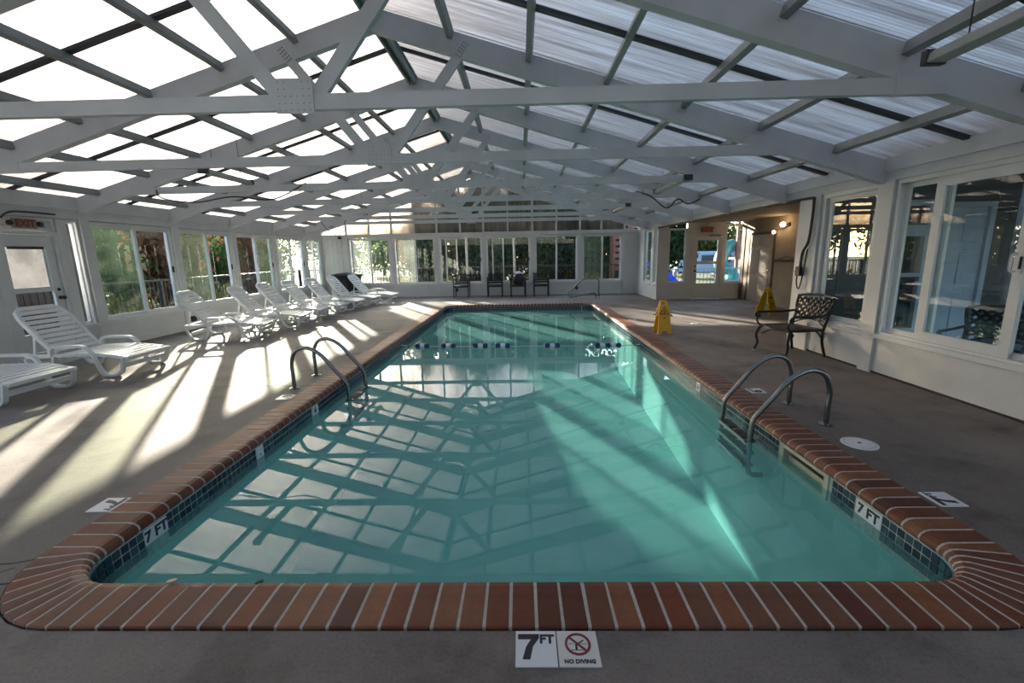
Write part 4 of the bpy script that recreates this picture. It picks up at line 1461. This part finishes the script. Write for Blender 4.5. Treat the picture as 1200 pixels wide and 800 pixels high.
# ------------------------------------------------------------------ wet floor signs
def wet_sign(loc, rz, label, m, style):
    t = empty('wet_floor_sign', loc, rz)
    tag(t, label, 'sign')
    H = .58
    for s_ in (-1, 1):
        b = MB()
        # outline of one leaf, in (x, u) with u the height along the leaf; built of strips around the hand hole
        wb, wm, wt = .125, .105, .075
        def fr(x, u, d=0):
            tilt = .15 if style == 'wide' else .13
            return (x, s_ * ((1 - u / H) * tilt + .008) + s_ * d, u * .985)
        rows = [(0, wb * 1.05), (.035, wb * .98), (.05, wb * .9), (.30, wb * .80), (.305, wb * 1.12), (.335, wb * 1.12), (.34, wb * .86), (.50, wt * .95), (.56, wt * .8), (H, wt * .55)] if style == 'step' else \
               [(0, wb * 1.2), (.04, wb * 1.15), (.30, wb * .92), (.50, wt * .95), (.56, wt * .85), (H, wt * .6)]
        hole = (.49, .545, .042)
        vs, fs = [], []
        def strip(x0a, x1a, u0, x0b, x1b, u1):
            k = len(vs)
            for d in (0, .016):
                for x, u in ((x0a, u0), (x1a, u0), (x1b, u1), (x0b, u1)): vs.append(fr(x, u, d))
            fs.extend([(k, k + 1, k + 2, k + 3), (k + 7, k + 6, k + 5, k + 4), (k, k + 4, k + 5, k + 1), (k + 1, k + 5, k + 6, k + 2), (k + 2, k + 6, k + 7, k + 3), (k + 3, k + 7, k + 4, k)])
        def wid(u):
            for (u0, w0), (u1, w1) in zip(rows, rows[1:]):
                if u0 <= u <= u1: return w0 + (w1 - w0) * (u - u0) / max(1e-6, u1 - u0)
            return rows[-1][1]
        us = sorted(set([u for u, _ in rows] + [hole[0], hole[1]]))
        for u0, u1 in zip(us, us[1:]):
            w0, w1 = wid(u0 + 1e-5), wid(u1 - 1e-5)
            if u0 < .036 and style == 'step':
                strip(-w0, -.05, u0, -w1, -.045, u1)
                strip(.05, w0, u0, .045, w1, u1)
            elif hole[0] <= u0 < hole[1]:
                strip(-w0, -hole[2], u0, -w1, -hole[2], u1)
                strip(hole[2], w0, u0, hole[2], w1, u1)
            else: strip(-w0, w0, u0, -w1, w1, u1)
        b.add(vs, fs)
        lf = b.build('leaf_panel', m, t)
        # printed warning triangle
        def tri(r_, cz): return [(r_ * math.sin(R(a)), cz + r_ * math.cos(R(a))) for a in (0, 120, 240)]
        cz = .385
        if style == 'step':
            A, B = tri(.095, cz), tri(.068, cz)
            vs = [fr(x, u, .0165) for x, u in A + B]
            MB().add(vs, [(0, 1, 4, 3), (1, 2, 5, 4), (2, 0, 3, 5)]).build('warning_triangle', M['red'], lf)
            fig = MB()
            for poly in ([(-.012, .35), (.0, .35), (.008, .40), (-.006, .40)], [(.012, .35), (.022, .35), (.008, .39), (-.002, .385)], [(-.03, .395), (.03, .405), (.03, .41), (-.03, .40)], [(-.006, .41), (.008, .41), (.008, .425), (-.006, .425)]):
                fig.add([fr(x, u, .0165) for x, u in poly], [(0, 1, 2, 3)])
            fig.build('slipping_figure', M['ink'], lf)
            MB().add([fr(x, u, .0165) for x, u in ((-.03, .27), (.03, .27), (.022, .285), (-.022, .285))], [(0, 1, 2, 3)]).build('label_mark', M['red'], lf)
        else:
            MB().add([fr(x, u, .0165) for x, u in ((-.055, .16), (.055, .16), (.05, .38), (-.05, .38))], [(0, 1, 2, 3)]).build('panel_print', M['ink'], lf)
            MB().add([fr(x, u, .017) for x, u in ((-.047, .168), (.047, .168), (.043, .345), (-.043, .345))], [(0, 1, 2, 3)]).build('panel_ground', m, lf)
            fig = MB()
            for poly in ([(-.02, .20), (.0, .20), (.012, .27), (-.01, .27)], [(.015, .20), (.03, .20), (.01, .25), (.0, .25)], [(-.006, .28), (.012, .28), (.012, .30), (-.006, .30)]):
                fig.add([fr(x, u, .0175) for x, u in poly], [(0, 1, 2, 3)])
            fig.build('slipping_figure', M['ink'], lf)
    MB().tube([(-.05, 0, H * .985), (.05, 0, H * .985)], .014, 8).build('hinge', m, t)
    return t
wet_sign((2.47, 7.75, 0), R(0), 'orange yellow wet floor sign with red warning triangle beside the right coping', M['yellow'], 'step')
wet_sign((5.48, 10.0, 0), R(28), 'lemon yellow folding wet floor sign in the alcove behind the black armchair', M['yellow2'], 'wide')

# ------------------------------------------------------------------ outside
g = MB().add(*ring_mesh([(-80, -40), (80, -40), (80, 120), (-80, 120)], [(-6.9, -2.5), (6.4, -2.5), (6.4, 15.6), (-6.9, 15.6)], -1.0, -.85)).build('ground', mat('lawn', (.06, .085, .03), .9, noise=1.2, amt=.4))
tag(g, kind='structure')
# deck around the left and far side, and the porch on the right
b = MB()
b.box(-8.75, XL - .12, -3, 17.5, -.2, -.05)
d_ = b.build('terrace', M['wood'])
tag(d_, kind='structure')
b = MB()
b.box(XL - .12, 4.2, YF + .12, 17.5, -.2, -.05)
d_ = b.build('terrace', M['wood'])
tag(d_, kind='structure')
b = MB()
b.box(XR + .12, 9.6, -3, YA0, -.2, -.03)
d_ = b.build('terrace', M['patio'])
tag(d_, kind='structure')

def railing(p0, p1, label, m='black', post=1.8, step=.115, zt=.95, z0=-.05):
    t = empty('railing', (p0[0], p0[1], z0))
    tag(t, label, 'railing')
    d = Vector((p1[0] - p0[0], p1[1] - p0[1], 0))
    L = d.length
    d.normalize()
    hh = zt - z0
    MB().beam((0, 0, hh), tuple(d * L + Vector((0, 0, hh))), .06, .045).build('top_rail', M[m], t)
    MB().beam((0, 0, .1), tuple(d * L + Vector((0, 0, .1))), .035, .035).build('bottom_rail', M[m], t)
    bal = MB().box(-.009, .009, -.009, .009, .1, hh).mesh('baluster', M[m])
    k = 0
    s_ = 0.0
    nb = int(L / step)
    for i in range(1, nb):
        link('baluster', bal, t, tuple(d * (L * i / nb)))
    pm = MB().box(-.035, .035, -.035, .035, 0, hh + .03).mesh('post', M[m])
    npst = max(1, int(round(L / post)))
    for i in range(npst + 1):
        link('post', pm, t, tuple(d * (L * i / npst)))
    return t
railing((-8.65, 2.0), (-8.65, 17.4), 'black metal railing outside along the left windows')
railing((-8.5, 17.45), (4.1, 17.45), 'black metal railing outside behind the far wall')
railing((4.3, 17.6), (9.5, 17.6), 'grey metal railing outside the alcove door', 'purlin', zt=.72, z0=-.85, step=.14)

# wooden screen fence opposite the left door
t = empty('board_fence', (-9.3, 3.6, -.85))
tag(t, 'tall brown board fence outside the left exit door', 'fence')
bd = MB().box(-.012, .012, -.07, .07, 0, 3.3).mesh('board', mat('dark_fence_wood', (.062, .040, .028), .75, noise=6, amt=.3, stretch=(8, 8, .6)))
for i in range(39): link('board', bd, t, (random.uniform(-.006, .006), i * .146, 0))
for z in (.6, 2.6): MB().box(.012, .05, -.07, 5.62, z, z + .09).build('rail', M['wood'], t)

# trees and shrubs
def crown_mesh(name, m, n, rx, rz, ls, seed, flat=0.0):
    rnd = random.Random(seed)
    b = MB()
    # clumps
    cl = []
    for i in range(26):
        while True:
            p = Vector((rnd.uniform(-1, 1), rnd.uniform(-1, 1), rnd.uniform(-1, 1)))
            if p.length < 1: break
        p *= .35 + .65 * rnd.random() ** .4 if p.length > 0 else 1
        cl.append(p)
    for i in range(n):
        c = rnd.choice(cl)
        o = Vector((rnd.gauss(0, .2), rnd.gauss(0, .2), rnd.gauss(0, .17)))
        p = c + o
        p = Vector((p.x * rx, p.y * rx, p.z * rz))
        a = Vector((rnd.uniform(-1, 1), rnd.uniform(-1, 1), rnd.uniform(-1, 1))).normalized() * ls
        q = a.cross(Vector((rnd.uniform(-1, 1), rnd.uniform(-1, 1), rnd.uniform(-1, 1)))).normalized() * ls * .55
        b.add([tuple(p - a), tuple(p + q), tuple(p + a), tuple(p - q)], [(0, 1, 2, 3)])
    me = bpy.data.meshes.new(name)
    me.from_pydata(b.v, [], b.f)
    me.materials.append(m)
    return me
CR = {}
for key, (mk, n_, ls) in {'leaf': ('leaf', 5200, .17), 'leafd': ('leafd', 6000, .17), 'leafr': ('leafr', 5200, .16), 'leafp': ('leafp', 4200, .16)}.items():
    CR[key] = [crown_mesh('crown', M[mk], n_, 1.0, 1.0, ls / 2.4, s_) for s_ in (1, 2)]
def tree(x, y, kind, h, r_, label, group=None, low=.2, trunk=True):
    t = empty('tree', (x, y, -.85))
    tag(t, label, 'tree', group)
    cz = h * (1 + low) / 2
    o = link('crown', CR[kind][random.randrange(2)], t, (0, 0, cz), (0, 0, random.uniform(0, 6)))
    o.scale = (r_, r_, h * (1 - low) / 2)
    pts = [(0, 0, 0), (.05, .03, h * .3), (-.04, .02, h * .55), (.02, 0, h * .8)]
    MB().tube(pts, .1, 7, radii=[.035 * h ** .8 * .9, .028 * h ** .8, .02 * h ** .8, .01 * h ** .8]).build('trunk', M['bark'], t)
gl = 'trees beyond the left railing'
tree(-12.6, 11.6, 'leaf', 4.8, 1.75, 'green leafy tree outside the first left window bay', gl, .02)
tree(-12.6, 15.8, 'leafr', 4.9, 1.6, 'rust brown tree outside the first left window bay', gl, .02)
tree(-14.6, 19.6, 'leaf', 4.6, 1.6, 'green leafy tree outside the second left window bay', gl, .02)
tree(-13.9, 22.4, 'leafr', 4.5, 1.4, 'rust brown tree outside the second left window bay', gl, .02)
tree(-12.6, 8.6, 'leafd', 4.6, 1.7, 'dark dense tree outside beside the board fence', gl, .02)
tree(-18.2, 14.0, 'leafd', 6.5, 2.4, 'dark dense tree behind the rust brown tree on the left', gl, .02)
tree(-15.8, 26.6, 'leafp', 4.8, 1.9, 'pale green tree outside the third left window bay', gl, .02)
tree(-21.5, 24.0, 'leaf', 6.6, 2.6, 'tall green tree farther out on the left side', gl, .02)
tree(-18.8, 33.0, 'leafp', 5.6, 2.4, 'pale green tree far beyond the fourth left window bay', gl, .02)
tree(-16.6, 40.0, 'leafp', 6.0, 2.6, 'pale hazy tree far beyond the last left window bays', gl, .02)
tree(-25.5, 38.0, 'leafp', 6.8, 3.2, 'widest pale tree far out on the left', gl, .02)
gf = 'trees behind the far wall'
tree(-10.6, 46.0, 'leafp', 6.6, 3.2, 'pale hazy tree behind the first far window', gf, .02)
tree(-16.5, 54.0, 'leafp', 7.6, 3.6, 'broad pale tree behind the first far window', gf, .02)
tree(-6.4, 31.0, 'leafr', 8.2, 2.2, 'rust brown tree behind the second far window', gf, .02)
tree(-8.6, 40.0, 'leaf', 8.0, 2.3, 'mid green tree behind the second far window', gf, .02)
tree(-2.4, 25.0, 'leafd', 7.0, 2.0, 'dark brown evergreen behind the middle far window', gf, .02)
tree(2.0, 25.5, 'leafd', 8.4, 2.1, 'tallest dark tree rising behind the far gable', gf, .02)
tree(5.6, 27.0, 'leafd', 6.6, 2.2, 'dark evergreen behind the far window by the handrail', gf, .02)
tree(10.4, 33.0, 'leafd', 6.4, 2.6, 'dark tree far behind the alcove sidelight', gf, .02)
tree(-1.6, 34.0, 'leafd', 9.2, 3.0, 'broad dark tree behind the tallest far tree', gf, .02)
tree(19.5, 46.0, 'leaf', 6.0, 4.0, 'green tree beyond the playground', gf, .1)
tree(20.0, 34.0, 'leafd', 5.4, 2.6, 'dark tree beyond the playground slide', gf, .02)
for x, y, lb in ((-4.0, 21.6, 'low dark bush tree just beyond the railing behind the first armchair'), (-1.5, 21.4, 'low dark bush tree just beyond the railing behind the second armchair'),
                 (1.0, 21.5, 'low dark bush tree just beyond the railing behind the bag'), (3.2, 21.9, 'low dark bush tree just beyond the railing behind the steps handrail')):
    tree(x, y, 'leafd', 4.3, 1.35, lb, 'dark bush trees behind the far railing', .0)
shm = crown_mesh('foliage', M['leafy'], 900, 1.0, 1.0, .10, 5)
for i, (x, y, lb) in enumerate(((-5.2, 18.6, 'yellow green shrub behind the railing outside the first far window'), (-3.3, 18.6, 'yellow green shrub behind the railing outside the second far window'), (2.9, 18.6, 'yellow green shrub behind the railing outside the far window by the handrail'),
                                (-9.9, 11.0, 'yellow green shrub by the railing outside the second left bay'), (-9.9, 15.2, 'yellow green shrub by the railing outside the third left bay'), (.7, 18.6, 'low yellow green shrub behind the fourth far armchair'))):
    t = empty('shrub', (x, y, -.85))
    tag(t, lb, 'shrub')
    o = link('foliage', shm, t, (0, 0, .75), (0, 0, i))
    o.scale = (.75, .5, .75)
    MB().tube([(0, 0, 0), (.02, 0, .7)], .03, 6).build('stem', M['bark'], t)

# playground beyond the alcove
t = empty('play_tower', (12.6, 25.5, -.85))
tag(t, 'red brown timber play tower with a teal tube slide outside the alcove', 'play tower')
for sx in (-.9, .9):
    for sy in (-.8, .8): MB().box(sx - .07, sx + .07, sy - .07, sy + .07, 0, 4.2).build('post', M['brownplay'], t)
MB().box(-1, 1, -.9, .9, 1.75, 1.87).build('deck', M['brownplay'], t)
for k in range(6):
    MB().box(-1.0 + k * .34, -.72 + k * .34, -.95, -.91, 1.87, 2.6).build('board', M['brownplay'], t)
b = MB()
b.add([(-1.1, -1, 4.0), (1.1, -1, 4.0), (1.1, 1, 4.0), (-1.1, 1, 4.0), (0, -1, 4.9), (0, 1, 4.9)], [(0, 1, 4), (3, 5, 2), (0, 4, 5, 3), (1, 2, 5, 4), (0, 3, 2, 1)])
b.build('tower_roof', M['brownplay'], t)
MB().tube(smooth_path([(-.9, -.3, 2.5), (-1.4, -.5, 2.3), (-1.7, -.7, 1.5), (-1.3, -1.2, .9), (-1.6, -1.9, .5), (-2.4, -2.2, .35)], 6), .36, 12).build('tube_slide', M['teal'], t)
t = empty('climbing_frame', (4.42, 19.6, -.85))
tag(t, 'red brown timber climbing frame seen through the rightmost far window', 'climbing frame')
for sx in (-.45, .3):
    for sy in (-.3, .3): MB().box(sx - .05, sx + .05, sy - .05, sy + .05, 0, 3.4).build('post', M['brownplay'], t)
for k in range(7): MB().box(-.5, .35, -.37, -.35, 1.5 + k * .26, 1.68 + k * .26).build('board', M['brownplay'], t)
for k in range(3): MB().box(-.4, .25, -.33, -.29, .35 + k * .35, .42 + k * .35).build('rung', M['brownplay'], t)
t = empty('slide', (5.62, 16.5, -.85))
tag(t, 'bright blue slide chute outside the left alcove sidelight', 'slide')
b = MB()
pts = smooth_path([(-.9, 0, 1.75), (-.55, 0, 1.58), (-.2, 0, 1.24), (.1, 0, .95), (.4, 0, .78), (.8, 0, .74)], 5)
for p, q in zip(pts, pts[1:]):
    b.beam(p, q, .5, .04)
    for s_ in (-.26, .26): b.beam(p + Vector((0, s_, .08)), q + Vector((0, s_, .08)), .03, .18)
b.build('chute', M['slideblue'], t)
for x, z in ((-.85, 1.70), (.5, .72)):
    for s_ in (-.22, .22): MB().tube([(x, s_, 0), (x, s_, z)], .03, 7).build('leg', M['brownplay'], t)
t = empty('reflection_vehicle', (15.2, 38.0, -.85))
tag(t, 'pale blue grey vehicle shape standing in for the bluish reflection in the alcove door', 'vehicle')
MB().box(-2.4, 2.4, -1, 1, .45, 2.2).build('body', mat('pale_blue_paint', (.30, .38, .52), .4), t, bevel=.12)  # shape and colour stand in for a bluish reflection in the door glass
for x in (-1.5, 1.5): MB().lathe([(.35, -1.05), (.35, 1.05)], c=(x, 0, .35), seg=14, axis='y').build('wheel', M['blackp'], t)
for k in range(3): MB().box(-1.9 + k * 1.4, -.9 + k * 1.4, -1.02, -1.0, 1.3, 1.9).build('window', M['batten'], t)

# porch beyond the right wall: an end wall with window and door, columns, dark planting
YP = YA0 - .02
def pmap(a, d, z): return (a, YP + d, z)
b = MB(pmap)
b.box(XR + .14, 5.22, -.06, .0, -.05, 2.7)
b.box(5.22, 5.72, -.06, .0, -.05, .18)
b.box(5.22, 5.72, -.06, .0, 2.0, 2.7)
b.box(5.72, 5.84, -.06, .0, -.05, 2.7)
b.box(5.84, 6.56, -.06, .0, 2.0, 2.7)
b.box(6.56, 9.6, -.06, .0, -.05, 2.7)
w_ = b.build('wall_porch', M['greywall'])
tag(w_, kind='structure')
for k in range(12):
    MB(pmap).box(XR + .16, 5.16, -.072, -.06, .0 + k * .2, .185 + k * .2).build('siding_board', M['greywall'], w_)
    MB(pmap).box(6.62, 9.6, -.072, -.06, .0 + k * .2, .185 + k * .2).build('siding_board', M['greywall'], w_)
nwin[0] += 1
win = empty('window_%d' % nwin[0])
tag(win, kind='structure')
b = MB(pmap)
for x0, x1, z0, z1 in ((5.18, 5.25, .14, 2.04), (5.69, 5.76, .14, 2.04), (5.25, 5.69, .14, .24), (5.25, 5.69, .98, 1.03), (5.25, 5.69, 1.55, 1.70), (5.25, 5.69, 1.96, 2.04)):
    b.box(x0, x1, -.09, -.02, z0, z1)
b.build('frame', M['porchwhite'], win)
MB(pmap).quad((5.25, -.03, .24), (5.69, -.03, .24), (5.69, -.03, 1.96), (5.25, -.03, 1.96)).build('pane', M['glassdark'], win)
MB(pmap).box(5.25, 5.69, -.012, -.002, .24, 1.96).build('curtain', M['dark'], win)
d4 = empty('door_4')
tag(d4, kind='structure')
b = MB(pmap)
b.box(5.80, 5.87, -.1, .0, -.03, 2.0)
b.box(6.53, 6.60, -.1, .0, -.03, 2.0)
b.box(5.87, 6.53, -.1, .0, 1.93, 2.0)
b.build('door_frame', M['porchwhite'], d4)
lf = MB(pmap).box(5.87, 6.53, -.05, -.01, -.02, 1.93).build('door_leaf', M['porchwhite'], d4)
for a0 in (5.94, 6.23):
    for z0, z1 in ((.12, .72), (.86, 1.35), (1.45, 1.82)):
        MB(pmap).box(a0, a0 + .23, -.062, -.05, z0, z1).build('door_panel', M['porchwhite'], lf, bevel=.006)
MB().lathe([(.026, 0), (.026, -.012), (.012, -.02), (.026, -.05), (.001, -.065)], seg=10, axis='y').build('knob', M['blackp'], d4, loc=(5.93, YP - .05, .90))
for (x, y, lb) in ((5.55, 5.15, 'white porch column outside the right windows, nearer the porch door'), (7.4, 5.9, 'white porch column outside the right windows, farther from the glass')):
    t = empty('porch_column', (x, y, -.03))
    tag(t, lb, 'column')
    MB().lathe([(.075, .12), (.07, 1.2), (.06, 2.3)], seg=16).build('shaft', M['porchwhite'], t)
    MB().box(-.1, .1, -.1, .1, 0, .12).build('base', M['porchwhite'], t)
    MB().box(-.09, .09, -.09, .09, 2.3, 2.4).build('capital', M['porchwhite'], t)
b = MB()
b.box(XR + .14, 9.6, -3, YP - .06, 2.45, 2.55)
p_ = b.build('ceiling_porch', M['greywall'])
tag(p_, kind='structure')
MB().box(9.3, 9.6, -3, YP - .06, 2.1, 2.45).build('fascia', M['porchwhite'], p_)
gp = 'trees beyond the porch'
for x, y, h, lb in ((12.5, 9.5, 4.4, 'dark shrubby tree beyond the porch on the right'), (14.0, 3.5, 4.8, 'dark tree opposite the right sliding windows'), (13.0, -2.5, 4.5, 'dark tree beside the porch, behind the viewer')):
    tree(x, y, 'leafd', h, 2.6, lb, gp, .02)
